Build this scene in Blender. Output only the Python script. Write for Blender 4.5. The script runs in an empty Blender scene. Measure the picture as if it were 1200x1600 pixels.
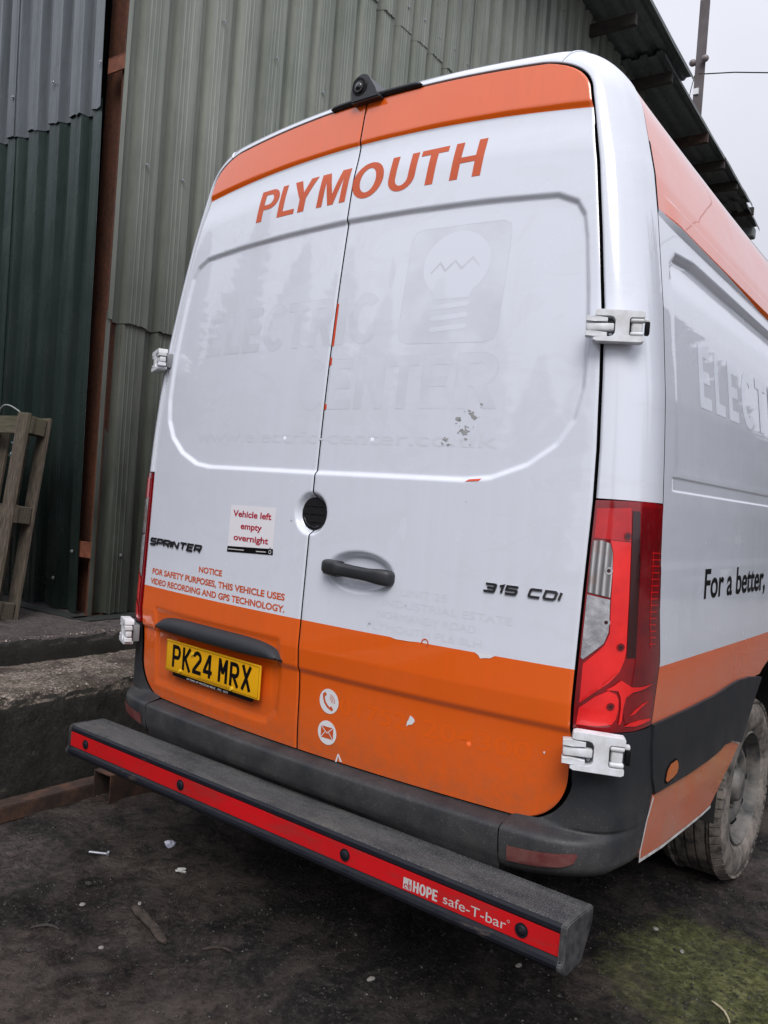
import bpy, bmesh, math, random
import numpy as np
from mathutils import Vector, Matrix
from mathutils.geometry import tessellate_polygon

random.seed(7)
rng = np.random.default_rng(7)
scene = bpy.context.scene
col = scene.collection
R = math.radians

# ------------------------------------------------------------------ camera
CAM = np.array([1.7245, -1.8225, 1.3856])
YAW, PITCH, ROLL, FPX = 37.9927, -0.793, 4.2334, 1292.02
_y, _p, _r = R(YAW), R(PITCH), R(ROLL)
fw = Vector((-math.sin(_y)*math.cos(_p), math.cos(_y)*math.cos(_p), math.sin(_p)))
rt0 = Vector((math.cos(_y), math.sin(_y), 0)); up0 = rt0.cross(fw)
rt = rt0*math.cos(_r) + up0*math.sin(_r)
up = -rt0*math.sin(_r) + up0*math.cos(_r)
cd = bpy.data.cameras.new('camera'); cam = bpy.data.objects.new('camera', cd); col.objects.link(cam)
mw = Matrix((rt, up, -fw)).transposed().to_4x4(); mw.translation = Vector(CAM)
cam.matrix_world = mw
cd.sensor_fit = 'VERTICAL'; cd.sensor_height = 24.0; cd.lens = FPX*24.0/1600.0
cd.clip_start = 0.05; cd.clip_end = 600
scene.camera = cam

# ------------------------------------------------------------------ overcast sky
SUN_EL, SUN_ROT = R(46), R(144)
world = bpy.data.worlds.new('World'); scene.world = world; world.use_nodes = True
wn = world.node_tree; wn.nodes.clear()
out = wn.nodes.new('ShaderNodeOutputWorld'); bg = wn.nodes.new('ShaderNodeBackground')
sky = wn.nodes.new('ShaderNodeTexSky'); sky.sky_type = 'NISHITA'; sky.sun_disc = False
sky.sun_elevation = SUN_EL; sky.sun_rotation = SUN_ROT; sky.air_density = 1.0; sky.dust_density = 3.0
# cloud deck: soft grey-white layer, faint large mottling
tc = wn.nodes.new('ShaderNodeTexCoord'); nz = wn.nodes.new('ShaderNodeTexNoise')
nz.inputs['Scale'].default_value = 2.3; nz.inputs['Detail'].default_value = 4
wn.links.new(tc.outputs['Generated'], nz.inputs['Vector'])
cr = wn.nodes.new('ShaderNodeValToRGB')
cr.color_ramp.elements[0].position = 0.30; cr.color_ramp.elements[0].color = (7.1, 7.3, 8.4, 1)
cr.color_ramp.elements[1].position = 0.72; cr.color_ramp.elements[1].color = (9.2, 9.3, 10.2, 1)
wn.links.new(nz.outputs['Fac'], cr.inputs['Fac'])
mx = wn.nodes.new('ShaderNodeMixRGB'); mx.inputs['Fac'].default_value = 0.93
wn.links.new(sky.outputs[0], mx.inputs[1]); wn.links.new(cr.outputs['Color'], mx.inputs[2])
# overcast sky is brightest overhead and dimmer towards the horizon
sp = wn.nodes.new('ShaderNodeSeparateXYZ'); wn.links.new(tc.outputs['Generated'], sp.inputs[0])
g1 = wn.nodes.new('ShaderNodeMath'); g1.operation = 'MULTIPLY_ADD'; g1.use_clamp = False
g0 = wn.nodes.new('ShaderNodeMath'); g0.operation = 'MAXIMUM'; g0.inputs[1].default_value = 0
g3 = wn.nodes.new('ShaderNodeMath'); g3.operation = 'POWER'; g3.inputs[1].default_value = 2.4
wn.links.new(sp.outputs['Z'], g0.inputs[0]); wn.links.new(g0.outputs[0], g3.inputs[0]); wn.links.new(g3.outputs[0], g1.inputs[0]); g1.inputs[1].default_value = 0.80; g1.inputs[2].default_value = 0.64
vm = wn.nodes.new('ShaderNodeVectorMath'); vm.operation = 'SCALE'
wn.links.new(mx.outputs[0], vm.inputs[0]); wn.links.new(g1.outputs[0], vm.inputs['Scale'])
wn.links.new(vm.outputs[0], bg.inputs['Color']); bg.inputs['Strength'].default_value = 0.098
wn.links.new(bg.outputs[0], out.inputs['Surface'])

sd = bpy.data.lights.new('sun', 'SUN'); sd.energy = 1.5; sd.angle = R(30); sd.color = (1.0, 0.98, 0.95)
so = bpy.data.objects.new('sun', sd); col.objects.link(so)
so.rotation_euler = (R(90)-SUN_EL, 0, R(180)-SUN_ROT+R(180))
_d = Vector((math.sin(SUN_ROT)*math.cos(SUN_EL), math.cos(SUN_ROT)*math.cos(SUN_EL), math.sin(SUN_EL)))
so.rotation_euler = _d.to_track_quat('Z', 'Y').to_euler(); so.location = _d*30

scene.view_settings.view_transform = 'Standard'; scene.view_settings.look = 'None'
scene.view_settings.gamma = 1; scene.view_settings.use_curve_mapping = False
scene.view_settings.exposure = 0.42
GZ = 0.04                                  # yard level

# ------------------------------------------------------------------ van geometry functions
LA, LB, BOW, TK = 0.0333, 0.0508, 0.0813, 0.1191
def sstep(a, b, t):
    t = np.clip((np.asarray(t, float)-a)/(b-a), 0, 1); return t*t*(3-2*t)
def y0(x, z):
    x = np.asarray(x, float); z = np.asarray(z, float)
    return LA*(z-.6) + LB*np.maximum(0, z-1.4)**2 + BOW*x*x + TK*np.maximum(0, .92-z)
HWZ = [(.40,.868),(.60,.869),(.86,.872),(1.20,.876),(1.42,.880),(1.55,.877),(1.72,.867),(1.90,.853),(2.10,.825),(2.29,.795),(2.44,.763),(2.56,.735),(2.70,.70)]
def hw(z): return np.interp(z, [a for a,b in HWZ], [b for a,b in HWZ])
WZ = [(.35,.955),(.46,.985),(.60,.992),(.87,.996),(1.05,.997),(1.43,.990),(1.571,.982),(1.70,.973),(1.936,.942),(2.181,.900),(2.309,.874),(2.50,.820)]
def wside(z): return np.interp(z, [a for a,b in WZ], [b for a,b in WZ])
def yseam(z):
    return np.interp(z, [.40,.51,.68,.86,.95,1.02,1.15,1.30,1.40,1.57,1.70,1.94,2.18,2.31,2.50,2.6], [.27,.275,.335,.275,.288,.30,.275,.262,.256,.259,.262,.282,.307,.323,.347,.352])
def seg_rows():
    """matching door-opening curve D (x,z) and body-ring curve E (x,y,z) from z=.865 up and over to x=0"""
    D=[];E=[]
    zs=np.concatenate([np.linspace(.865,1.43,30),np.linspace(1.45,2.49,53)])
    for z in zs:
        D.append((float(hw(z))+.0045,z)); E.append((float(wside(z)),float(yseam(z)),z))
    # corner
    a=np.array([float(hw(2.49))+.0045,2.49]); c=np.array([.744,2.578]); b=np.array([.600,2.603])
    e0=np.array([float(wside(2.49)),2.49]); e1=np.array([.775,2.652]); e2=np.array([.64,2.662])
    for t in np.linspace(0,1,16)[1:]:
        q=(1-t)**2*a+2*t*(1-t)*c+t*t*b; D.append((q[0],q[1]))
        q=(1-t)**2*e0+2*t*(1-t)*e1+t*t*e2; E.append((q[0],.346-.004*t,q[1]))
    for t in np.linspace(0,1,40)[1:]:
        x=.600*(1-t); z=2.603+.029*(1-(x/.60)**2); D.append((x,z))
        x=.64*(1-t); E.append((x,.342-.01*t,2.662+.026*(1-(x/.64)**2)))
    return np.array(D),np.array(E)
def blend(dx,dz,E,s,wt=1.0):
    """rear frame surface: quadratic from the door opening (dx,dz) to the body ring point E"""
    D=np.array([dx,float(y0(dx,dz)),dz]); P=np.array([E[0],float(y0(E[0],E[2]))+.004,E[2]])
    s=np.asarray(s)[...,None]
    b0=(1-s)**2;b1=2*s*(1-s)*wt;b2=s*s
    return (b0*D+b1*P+b2*np.array(E))/(b0+b1+b2)
def blend_side(z,s,off=0.0):
    """same surface addressed by height (below the top corner); off pushes it outward"""
    E=(float(wside(z)),float(yseam(z)),z); p=blend(float(hw(z))+.0045,z,E,s,1.0)
    if off:
        q=blend(float(hw(z))+.0045,z,E,np.asarray(s)+.01,1.0); t=q-p; n=np.stack([t[...,1],-t[...,0],0*t[...,0]],-1)
        n/=np.linalg.norm(n,axis=-1,keepdims=True)+1e-9; p=p+n*off
    return p
def zdrop(z,y):
    return -np.interp(z,[2.0,2.14,2.2,2.5,2.8],[0,.014,.033,.075,.075])*1.3*(1-np.exp(-np.clip(y-.33,0,9)/1.3))

# ------------------------------------------------------------------ materials
def lin(c): return tuple((x/12.92 if x<=.04045 else ((x+.055)/1.055)**2.4) for x in c)
class NT:
    def __init__(s, name):
        s.m = bpy.data.materials.new(name); s.m.use_nodes = True; s.t = s.m.node_tree
        s.t.nodes.clear(); s.o = s.n('ShaderNodeOutputMaterial'); s.b = s.n('ShaderNodeBsdfPrincipled')
        s.l(s.b.outputs[0], s.o.inputs['Surface']); s.tc = s.n('ShaderNodeTexCoord')
    def n(s, t, **k):
        x = s.t.nodes.new(t)
        for a, b in k.items(): setattr(x, a, b)
        return x
    def l(s, a, b): s.t.links.new(a, b)
    def mapv(s, scale=(1,1,1), rot=(0,0,0), src=None):
        m = s.n('ShaderNodeMapping'); m.inputs['Scale'].default_value = scale; m.inputs['Rotation'].default_value = rot
        s.l(src or s.tc.outputs['Object'], m.inputs['Vector']); return m.outputs[0]
    def noise(s, scale, detail=6, rough=.55, vec=None, dist=0):
        x = s.n('ShaderNodeTexNoise'); x.inputs['Scale'].default_value = scale; x.inputs['Detail'].default_value = detail
        x.inputs['Roughness'].default_value = rough; x.inputs['Distortion'].default_value = dist
        s.l(vec if vec is not None else s.tc.outputs['Object'], x.inputs['Vector']); return x.outputs['Fac']
    def ramp(s, fac, *stops):
        x = s.n('ShaderNodeValToRGB'); e = x.color_ramp.elements
        while len(e) < len(stops): e.new(.5)
        for i, (p, c) in enumerate(stops):
            e[i].position = p; e[i].color = (c[0], c[1], c[2], 1) if hasattr(c, '__len__') else (c, c, c, 1)
        s.l(fac, x.inputs['Fac']); return x.outputs['Color']
    def mix(s, f, a, b, mode='MIX'):
        x = s.n('ShaderNodeMixRGB', blend_type=mode)
        for i, v in zip((0, 1, 2), (f, a, b)):
            if hasattr(v, 'is_output') or hasattr(v, 'links'): s.l(v, x.inputs[i])
            elif i == 0: x.inputs[0].default_value = v
            else: x.inputs[i].default_value = (v[0], v[1], v[2], 1) if hasattr(v, '__len__') else (v, v, v, 1)
        return x.outputs[0]
    def math(s, op, a, b=0.0, c=None):
        x = s.n('ShaderNodeMath', operation=op)
        for i, v in enumerate((a, b, c)):
            if v is None: continue
            if hasattr(v, 'links'): s.l(v, x.inputs[i])
            else: x.inputs[i].default_value = v
        return x.outputs[0]
    def xyz(s, src=None):
        x = s.n('ShaderNodeSeparateXYZ'); s.l(src or s.tc.outputs['Object'], x.inputs[0]); return x.outputs
    def bump(s, h, strength=.3, dist=.01, nrm=None):
        x = s.n('ShaderNodeBump'); x.inputs['Strength'].default_value = strength; x.inputs['Distance'].default_value = dist
        s.l(h, x.inputs['Height'])
        if nrm is not None: s.l(nrm, x.inputs['Normal'])
        return x.outputs[0]
    def set(s, **k):
        names = dict(base='Base Color', rough='Roughness', metal='Metallic', spec='Specular IOR Level', coat='Coat Weight', coatr='Coat Roughness', coatior='Coat IOR', nrm='Normal', trans='Transmission Weight', ior='IOR', alpha='Alpha', sheen='Sheen Weight')
        for a, v in k.items():
            i = s.b.inputs[names[a]]
            if hasattr(v, 'links'): s.l(v, i)
            elif a == 'base': i.default_value = (v[0], v[1], v[2], 1)
            else: i.default_value = v
        return s.m

def simple(name, c1, c2=None, scale=8, rough=.5, r2=None, bump=0, bscale=60, bdist=.002, **k):
    t = NT(name)
    c2 = c2 or c1
    f = t.noise(scale)
    t.set(base=t.mix(t.ramp(f, (.35, 0), (.65, 1)), c1, c2), **k)
    if r2 is not None: t.set(rough=t.ramp(t.noise(scale*1.7), (.3, rough), (.7, r2)))
    else: t.set(rough=rough)
    if bump: t.set(nrm=t.bump(t.noise(bscale, 8, .6), bump, bdist))
    return t.m

WHITE = (.735, .765, .845); ORANGE = (.82, .122, .008)
def paint(name, zone):
    """white van paint; zone = 'rear' | 'side' | None adds the orange film bands by height"""
    t = NT(name); x, y, z = t.xyz()
    dirt = t.noise(2.2, 8, .65); streak = t.noise(5, 5, .6, t.mapv((6, 6, .35)))
    d = t.math('MULTIPLY', t.ramp(dirt, (.35, 0), (.8, 1)), t.ramp(streak, (.35, .1), (.75, 1)))
    white = t.mix(t.math('MULTIPLY', d, .22), WHITE, (.46, .46, .44))
    # smeared glue patches left by removed film
    sm = t.ramp(t.noise(3.1, 7, .7, t.mapv((1.2, 1, 2.2)), 1.6), (.52, 0), (.56, 1), (.62, 1), (.70, 0))
    white = t.mix(t.math('MULTIPLY', sm, .13), white, (.60, .62, .66))
    orange = t.mix(t.math('MULTIPLY', d, .3), ORANGE, (.36, .10, .03))
    rgh = t.ramp(t.noise(4, 6, .6), (.3, .16), (.7, .30))
    if zone == 'rear':
        lo = t.math('LESS_THAN', z, 1.0065)
        x2 = t.math('MULTIPLY', x, x); b = t.math('MULTIPLY_ADD', x2, -.068, 2.486)
        hi = t.math('GREATER_THAN', z, b)
        m = t.math('MAXIMUM', lo, hi)
        base = t.mix(m, white, orange)
        low = t.ramp(z, (0.0, 1), (1, 1))
        # road dirt gathers low on the doors
        lowd = t.math('MULTIPLY', t.ramp(t.math('MULTIPLY_ADD', z, 2.2, -1.25), (0, .55), (.55, 0)), t.ramp(t.noise(30, 8, .7), (.35, .2), (.7, 1)))
        base = t.mix(lowd, base, (.22, .12, .07))
        t.set(base=base)
        # film sits a hair proud of the paint
        t.set(nrm=t.bump(m, .25, .0012))
    elif zone == 'side':
        lo = t.math('LESS_THAN', z, t.math('MULTIPLY_ADD', y, 0.0, 1.010))
        b = t.math('MULTIPLY_ADD', y, -.035, 2.221)
        hi = t.math('GREATER_THAN', z, b)
        m = t.math('MAXIMUM', lo, hi)
        dust = t.ramp(z, (.60, .60), (.95, .16), (1.3, .0))
        base = t.mix(m, white, orange)
        base = t.mix(t.math('MULTIPLY', dust, t.ramp(t.noise(5, 8, .7), (.3, .35), (.7, 1))), base, (.40, .33, .28))
        t.set(base=base); t.set(nrm=t.bump(m, .25, .0012))
    else: t.set(base=white)
    return t.set(rough=rgh, coat=1.0, coatr=.025, coatior=1.62, spec=.5)

M = {}
M['rear'] = paint('rear_door_paint', 'rear'); M['side'] = paint('side_panel_paint', 'side'); M['white'] = paint('white_paint', None)
M['black'] = simple('black_rubber', (.004, .004, .005), rough=.7, spec=.15)
M['orange_film'] = simple('orange_film', (.62, .105, .03), (.56, .085, .02), rough=.4)
M['red_print'] = simple('red_print', (.42, .008, .03), rough=.4)
M['black_print'] = simple('black_print', (.004, .004, .005), rough=.45, spec=.2)
M['white_print'] = simple('white_print', (.74, .75, .77), rough=.4)
M['grey_print'] = simple('grey_print', (.55, .53, .52), rough=.4)
M['sticker'] = simple('sticker_paper', (.80, .78, .82), rough=.3)
M['ghost'] = simple('film_residue', (.715, .745, .822), (.650, .677, .742), 9, .22, coat=1)
M['ghost_line'] = simple('film_residue_edge', (.58, .60, .645), (.72, .75, .83), 7, .25, coat=1)
M['ghost_clean'] = simple('clean_paint_shape', (.73, .76, .84), rough=.2, coat=1)
M['ghost_side'] = simple('side_film_residue', (.72, .75, .83), (.66, .69, .76), 9, .5, coat=.25)
M['ghost_orange'] = simple('orange_film_residue', (.795, .118, .008), rough=.35)
M['tape'] = simple('orange_red_tape', (.62, .06, .015), rough=.4)
M['dirt_mark'] = simple('grey_grime', (.20, .20, .19), (.4, .4, .4), 60, .7)
M['chrome'] = simple('dark_chrome', (.16, .16, .17), rough=.22, metal=.9)
M['badge_black'] = simple('badge_black', (.018, .018, .021), rough=.25, spec=.5)
M['steel'] = simple('zinc_steel', (.45, .46, .48), rough=.35, metal=.9)
M['hinge'] = simple('hinge_white', (.78, .80, .84), (.60, .60, .60), 26, .48, bump=.05, bscale=120)
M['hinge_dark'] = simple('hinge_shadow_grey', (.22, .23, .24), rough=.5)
M['glass_dark'] = simple('camera_glass', (.01, .01, .012), rough=.05, coat=1)
M['seal_black'] = M['black']
# textured grey-black bumper plastic with dust
t = NT('bumper_plastic'); x, y, z = t.xyz()
dust = t.math('MULTIPLY', t.ramp(t.math('MULTIPLY_ADD', z, -2.6, 2.3), (.3, .12), (.9, 1)), t.ramp(t.noise(7, 8, .65), (.35, .1), (.75, 1)))
spk = t.ramp(t.noise(190, 3, .5), (.60, 0), (.68, 1))
b = t.mix(t.math('MULTIPLY', dust, .55), (.019, .021, .026), (.115, .108, .10))
b = t.mix(t.math('MULTIPLY', spk, t.math('MULTIPLY', dust, .3)), b, (.35, .32, .29))
M['plastic'] = t.set(base=b, rough=t.ramp(t.noise(9, 5), (.3, .42), (.7, .6)), spec=.35, nrm=t.bump(t.noise(900, 2, .5), .18, .0006))
# gritty anti-slip step top
t = NT('grit_tape'); sp = t.ramp(t.noise(420, 2, .5), (.56, 0), (.64, 1))
b = t.mix(t.ramp(t.noise(4.5, 10, .75, t.mapv((.6, 2, 1))), (.40, .0), (.62, 1)), (.020, .021, .024), (.080, .077, .074))
b = t.mix(t.math('MULTIPLY', t.ramp(t.noise(2.2, 8, .8), (.54, 0), (.64, 1)), .55), b, (.10, .088, .078))
t.set(base=t.mix(t.math('MULTIPLY', sp, .4), b, (.26, .26, .27)), rough=.75, nrm=t.bump(t.noise(330, 3, .6), .8, .002)); M['grit'] = t.m
# black powder coat on the bar, worn to rust along the edge
t = NT('bar_black'); b = t.mix(t.ramp(t.noise(26, 8, .7, t.mapv((.25, 1, 1))), (.62, 0), (.72, .7)), (.010, .011, .016), (.11, .08, .065))
M['bar'] = t.set(base=b, rough=t.ramp(t.noise(20, 6), (.3, .3), (.7, .6)), spec=.25, nrm=t.bump(t.noise(70, 8, .7), .3, .003))
M['bar_end'] = simple('bar_end_scuffed', (.018, .019, .022), (.07, .07, .07), 30, .6, bump=.5, bscale=80, bdist=.003)
t = NT('red_reflective_strip'); s1 = t.ramp(t.noise(14, 9, .75, t.mapv((.35, 1, 1.6))), (.52, 0), (.66, 1)); s2 = t.ramp(t.noise(60, 6, .75, t.mapv((.2, 1, 3))), (.60, 0), (.66, 1))
b = t.mix(t.ramp(t.noise(3, 5), (.35, 0), (.65, 1)), (.62, .008, .012), (.48, .010, .012)); b = t.mix(t.math('MULTIPLY', s1, .45), b, (.16, .03, .025)); b = t.mix(t.math('MULTIPLY', s2, .5), b, (.09, .05, .045))
M['red_strip'] = t.set(base=b, rough=t.ramp(s1, (0, .3), (1, .6)), coat=.2)
M['reflector'] = simple('dusty_red_reflector', (.13, .03, .03), (.17, .07, .06), 22, .4, bump=.6, bscale=260)
M['marker'] = simple('amber_marker', (.52, .13, .03), (.45, .15, .06), 30, .5)
M['white_lip'] = simple('white_lip', (.70, .70, .70), (.45, .43, .41), 22, .5)
# lamp lenses
def lens(name, c1, c2, grid=0, rough=.1, gs=.35):
    t = NT(name); v = t.tc.outputs['Object']; f = t.noise(11, 3)
    base = t.mix(t.ramp(f, (.35, 0), (.65, 1)), c1, c2)
    if grid:
        w1 = t.n('ShaderNodeTexWave'); w1.wave_type = 'BANDS'; w1.bands_direction = 'Z'; w1.inputs['Scale'].default_value = grid; t.l(v, w1.inputs['Vector'])
        w2 = t.n('ShaderNodeTexWave'); w2.wave_type = 'BANDS'; w2.bands_direction = 'X'; w2.inputs['Scale'].default_value = grid; t.l(v, w2.inputs['Vector'])
        g = t.math('MULTIPLY', w1.outputs['Fac'], w2.outputs['Fac'])
        base = t.mix(t.math('MULTIPLY', g, gs), base, (min(1, c1[0]*1.9), c1[1]*1.9, c1[2]*1.9))
        t.set(nrm=t.bump(g, .25, .001))
    return t.set(base=base, rough=rough+.12, coat=1, coatr=.03, spec=.6)
M['lens_red'] = lens('red_lens', (.60, .004, .008), (.42, .002, .005), 190)
M['lens_bright'] = lens('bright_red_lens', (.90, .014, .012), (.70, .006, .008), 170)
M['lens_dark'] = lens('dark_red_lens', (.20, .002, .006), (.12, .001, .004))
M['lens_band'] = lens('smoked_band', (.035, .002, .003), (.025, .001, .002))
M['lens_deep'] = lens('deep_red_rim', (.27, .003, .006), (.17, .002, .005))
t = NT('clear_lens'); w = t.n('ShaderNodeTexWave'); w.wave_type = 'BANDS'; w.bands_direction = 'X'; w.inputs['Scale'].default_value = 22; w.inputs['Distortion'].default_value = 1.2
t.l(t.mapv((1, 1, .25)), w.inputs['Vector'])
b = t.mix(w.outputs['Fac'], (.22, .22, .23), (.80, .78, .78)); b = t.mix(t.ramp(t.noise(14, 3), (.5, 0), (.7, .5)), b, (.45, .22, .15))
M['lens_clear'] = t.set(base=b, rough=.18, metal=.55, coat=1, coatr=.03, nrm=t.bump(w.outputs['Fac'], .7, .006))
M['lens_silver'] = simple('silver_reflector', (.42, .42, .45), (.75, .75, .77), 38, .16, metal=.6, coat=1, bump=.5, bscale=240, bdist=.002)
# number plate
M['plate'] = simple('plate_yellow', (.84, .42, .008), (.78, .38, .008), 9, .35, spec=.3)
M['yellow_cap'] = simple('yellow_cap', (.75, .50, .03), rough=.4)
# tyre & wheel with dried mud
t = NT('tyre_rubber'); d = t.ramp(t.noise(11, 9, .72), (.36, 0), (.60, 1))
M['tyre'] = t.set(base=t.mix(t.math('MULTIPLY', d, .8), (.020, .019, .019), (.30, .26, .225)), rough=.85, nrm=t.bump(t.noise(90, 6, .7), .5, .003))
t = NT('tyre_tread_rubber'); d = t.ramp(t.noise(16, 9, .72), (.36, 0), (.62, 1))
M['tread'] = t.set(base=t.mix(t.math('MULTIPLY', d, .75), (.011, .011, .011), (.26, .22, .19)), rough=.9, nrm=t.bump(t.noise(120, 6, .7), .5, .003))
M['rim'] = simple('dirty_steel_rim', (.030, .031, .033), (.18, .165, .15), 12, .5, .75, bump=.3, bscale=60)
M['under'] = simple('underbody', (.012, .012, .012), rough=.8)

# corrugated cladding
def cladding(name, c1, c2, rust_shade, rough, r2):
    t = NT(name); x, y, z = t.xyz()
    st = t.noise(1.0, 6, .6, t.mapv((14, 14, .30))); big = t.noise(.9, 5, .6); fine = t.noise(30, 6, .7, t.mapv((1, 1, .12)))
    b = t.mix(t.ramp(big, (.3, 0), (.7, 1)), c1, c2)
    b = t.mix(t.math('MULTIPLY', t.ramp(st, (.40, 0), (.75, 1)), .55), b, tuple(v*1.65 for v in c2))
    b = t.mix(t.math('MULTIPLY', t.ramp(fine, (.5, 0), (.75, 1)), .35), b, tuple(v*.45 for v in c1))
    low = t.ramp(t.math('MULTIPLY_ADD', z, -.27, 1.0), (0, 0), (.66, 1))  # painted shade: cladding darkens toward its foot, where the van blocks light
    b = t.mix(t.math('MULTIPLY', low, t.ramp(t.noise(2.5, 6, .7, t.mapv((4, 4, .6))), (.3, .72), (.7, 1.0))), b, rust_shade)
    return t.set(base=b, rough=t.ramp(t.noise(3, 6), (.3, rough), (.7, r2)), nrm=t.bump(t.noise(3.5, 5, .6, t.mapv((1, 1, .5))), .35, .02), spec=.45)
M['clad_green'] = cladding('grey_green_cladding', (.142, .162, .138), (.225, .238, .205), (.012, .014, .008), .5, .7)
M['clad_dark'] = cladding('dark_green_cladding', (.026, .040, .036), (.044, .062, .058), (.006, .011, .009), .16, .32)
M['clad_top'] = cladding('grey_blue_cladding', (.085, .100, .110), (.13, .145, .16), (.06, .08, .09), .13, .28)
M['roof_sheet'] = cladding('eaves_sheet', (.085, .098, .095), (.12, .135, .13), (.09, .09, .09), .4, .6)
t = NT('rusty_steel'); f = t.noise(3, 9, .7, t.mapv((3, 3, .6))); g = t.noise(40, 8, .7)
b = t.ramp(f, (.34, (.015, .007, .006)), (.50, (.034, .011, .007)), (.66, (.095, .027, .011)))
M['rust'] = t.set(base=t.mix(.35, b, t.ramp(g, (.3, (.03, .012, .008)), (.7, (.24, .08, .03)))), rough=.8, nrm=t.bump(g, .5, .004))
t = NT('rust_brown'); f = t.noise(9, 9, .7); g = t.noise(60, 8, .7)
b = t.ramp(f, (.34, (.018, .011, .009)), (.52, (.046, .025, .017)), (.68, (.11, .048, .028)))
M['rust_brown'] = t.set(base=b, rough=.8, nrm=t.bump(g, .5, .004))
M['cleat'] = simple('rust_light', (.21, .07, .035), (.13, .04, .02), 20, .7, bump=.3)
M['timber_dark'] = simple('dark_timber', (.022, .020, .018), (.04, .03, .025), 12, .8, bump=.4, bscale=30)
# weathered pallet wood
t = NT('pallet_wood'); g = t.noise(6, 9, .7, t.mapv((18, 18, 1.2))); f = t.noise(3, 6)
b = t.ramp(g, (.32, (.022, .017, .012)), (.5, (.078, .058, .043)), (.68, (.16, .125, .095)))
M['pallet'] = t.set(base=t.mix(t.math('MULTIPLY', t.ramp(f, (.4, 0), (.7, 1)), .4), b, (.10, .105, .06)), rough=.85, nrm=t.bump(g, .5, .004))
t = NT('pallet_wood_across'); g = t.noise(6, 9, .7, t.mapv((1.2, 18, 18))); f = t.noise(3, 6)
b = t.ramp(g, (.32, (.020, .016, .011)), (.5, (.07, .055, .040)), (.70, (.14, .115, .085)))
M['pallet2'] = t.set(base=t.mix(t.math('MULTIPLY', t.ramp(f, (.4, 0), (.7, 1)), .5), b, (.10, .11, .05)), rough=.85, nrm=t.bump(g, .5, .004))
M['stick'] = simple('dead_wood', (.060, .044, .034), (.022, .016, .013), 45, .9, bump=.9, bscale=90, bdist=.006)
M['pole'] = simple('grey_pole', (.115, .10, .105), (.085, .07, .072), 3, .8, bump=.4, bscale=20)
M['porcelain'] = simple('insulator_grey', (.20, .17, .17), rough=.3)
M['foil'] = simple('crumpled_white_film', (.72, .73, .80), (.30, .30, .42), 40, .3)
M['film_blue'] = simple('pale_blue_film', (.28, .38, .42), (.12, .17, .19), 14, .3)
M['paper'] = simple('white_scrap', (.62, .62, .60), (.4, .4, .38), 30, .7)
M['stone'] = simple('pale_stone', (.26, .24, .22), (.13, .12, .11), 30, .9)

def concrete(name, c0, c1, c2, pale, moss=.3):
    t = NT(name); a = t.noise(2.6, 10, .72, None, .5); f = t.noise(19, 10, .78); g = t.noise(70, 6, .72); h = t.noise(190, 4, .6)
    nrm = t.n('ShaderNodeNewGeometry'); nx, ny, nzz = t.xyz(nrm.outputs['True Normal'])
    b = t.ramp(a, (.34, c0), (.5, c1), (.64, c2))
    b = t.mix(t.ramp(f, (.36, .85), (.56, 0)), b, tuple(v*.35 for v in c0))
    sp = t.math('MULTIPLY', t.ramp(g, (.50, 0), (.56, 1)), t.ramp(a, (.42, .1), (.54, 1)))
    b = t.mix(t.math('MULTIPLY', sp, .75), b, pale)
    b = t.mix(t.math('MULTIPLY', t.ramp(h, (.60, 0), (.68, 1)), .45), b, pale)
    b = t.mix(t.math('MULTIPLY', t.ramp(t.noise(4.4, 8, .7), (.50, 0), (.62, 1)), moss), b, (.040, .048, .018))
    x, y, z = t.xyz()
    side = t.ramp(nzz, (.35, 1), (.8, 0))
    steep_tone = t.ramp(t.noise(3, 8, .7, t.mapv((3, 3, .7))), (.3, (.010, .0105, .009)), (.7, (.030, .030, .025)))
    b = t.mix(t.math('MULTIPLY', side, .93), b, steep_tone)  # steep faces are mixed to a near-black tone
    hh = t.math('ADD', t.math('MULTIPLY', f, .7), t.math('MULTIPLY', g, .3))
    return t.set(base=b, rough=.9, spec=.3, nrm=t.bump(hh, 1.0, .022))
M['ledge'] = concrete('ledge_concrete', (.050, .037, .030), (.105, .080, .066), (.22, .172, .142), (.46, .385, .32), .45)
M['slab'] = concrete('slab_concrete', (.060, .048, .045), (.078, .064, .059), (.098, .081, .075), (.15, .13, .12), .10)
# yard surface: black oily dirt over old tarmac, brown-grey patches, moss
t = NT('yard_dirt'); x, y, z = t.xyz()
a = t.noise(1.35, 12, .72, None, .8); f = t.noise(9, 12, .8, None, .4); g = t.noise(60, 8, .78); h2 = t.noise(230, 4, .7); c = t.noise(3.7, 9, .75)
b = t.ramp(a, (.36, (.006, .0055, .0055)), (.44, (.018, .015, .014)), (.51, (.058, .045, .038)), (.60, (.125, .098, .083)))
b = t.mix(t.ramp(f, (.40, .85), (.54, 0)), b, (.004, .0038, .0038))
b = t.mix(t.math('MULTIPLY', t.ramp(f, (.54, 0), (.66, 1)), .5), b, (.115, .097, .086))
b = t.mix(t.math('MULTIPLY', t.ramp(g, (.52, 0), (.64, 1)), .5), b, (.135, .118, .107))
b = t.mix(t.math('MULTIPLY', t.ramp(g, (.34, 1), (.46, 0)), .75), b, (.003, .003, .003))
b = t.mix(t.math('MULTIPLY', t.ramp(h2, (.66, 0), (.71, 1)), .5), b, (.19, .17, .155))
def blob(cx, cy, rx, ry):
    dx = t.math('DIVIDE', t.math('SUBTRACT', x, cx), rx); dy = t.math('DIVIDE', t.math('SUBTRACT', y, cy), ry)
    r2 = t.math('ADD', t.math('MULTIPLY', dx, dx), t.math('MULTIPLY', dy, dy))
    return t.math('SUBTRACT', 1.0, r2)
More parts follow.
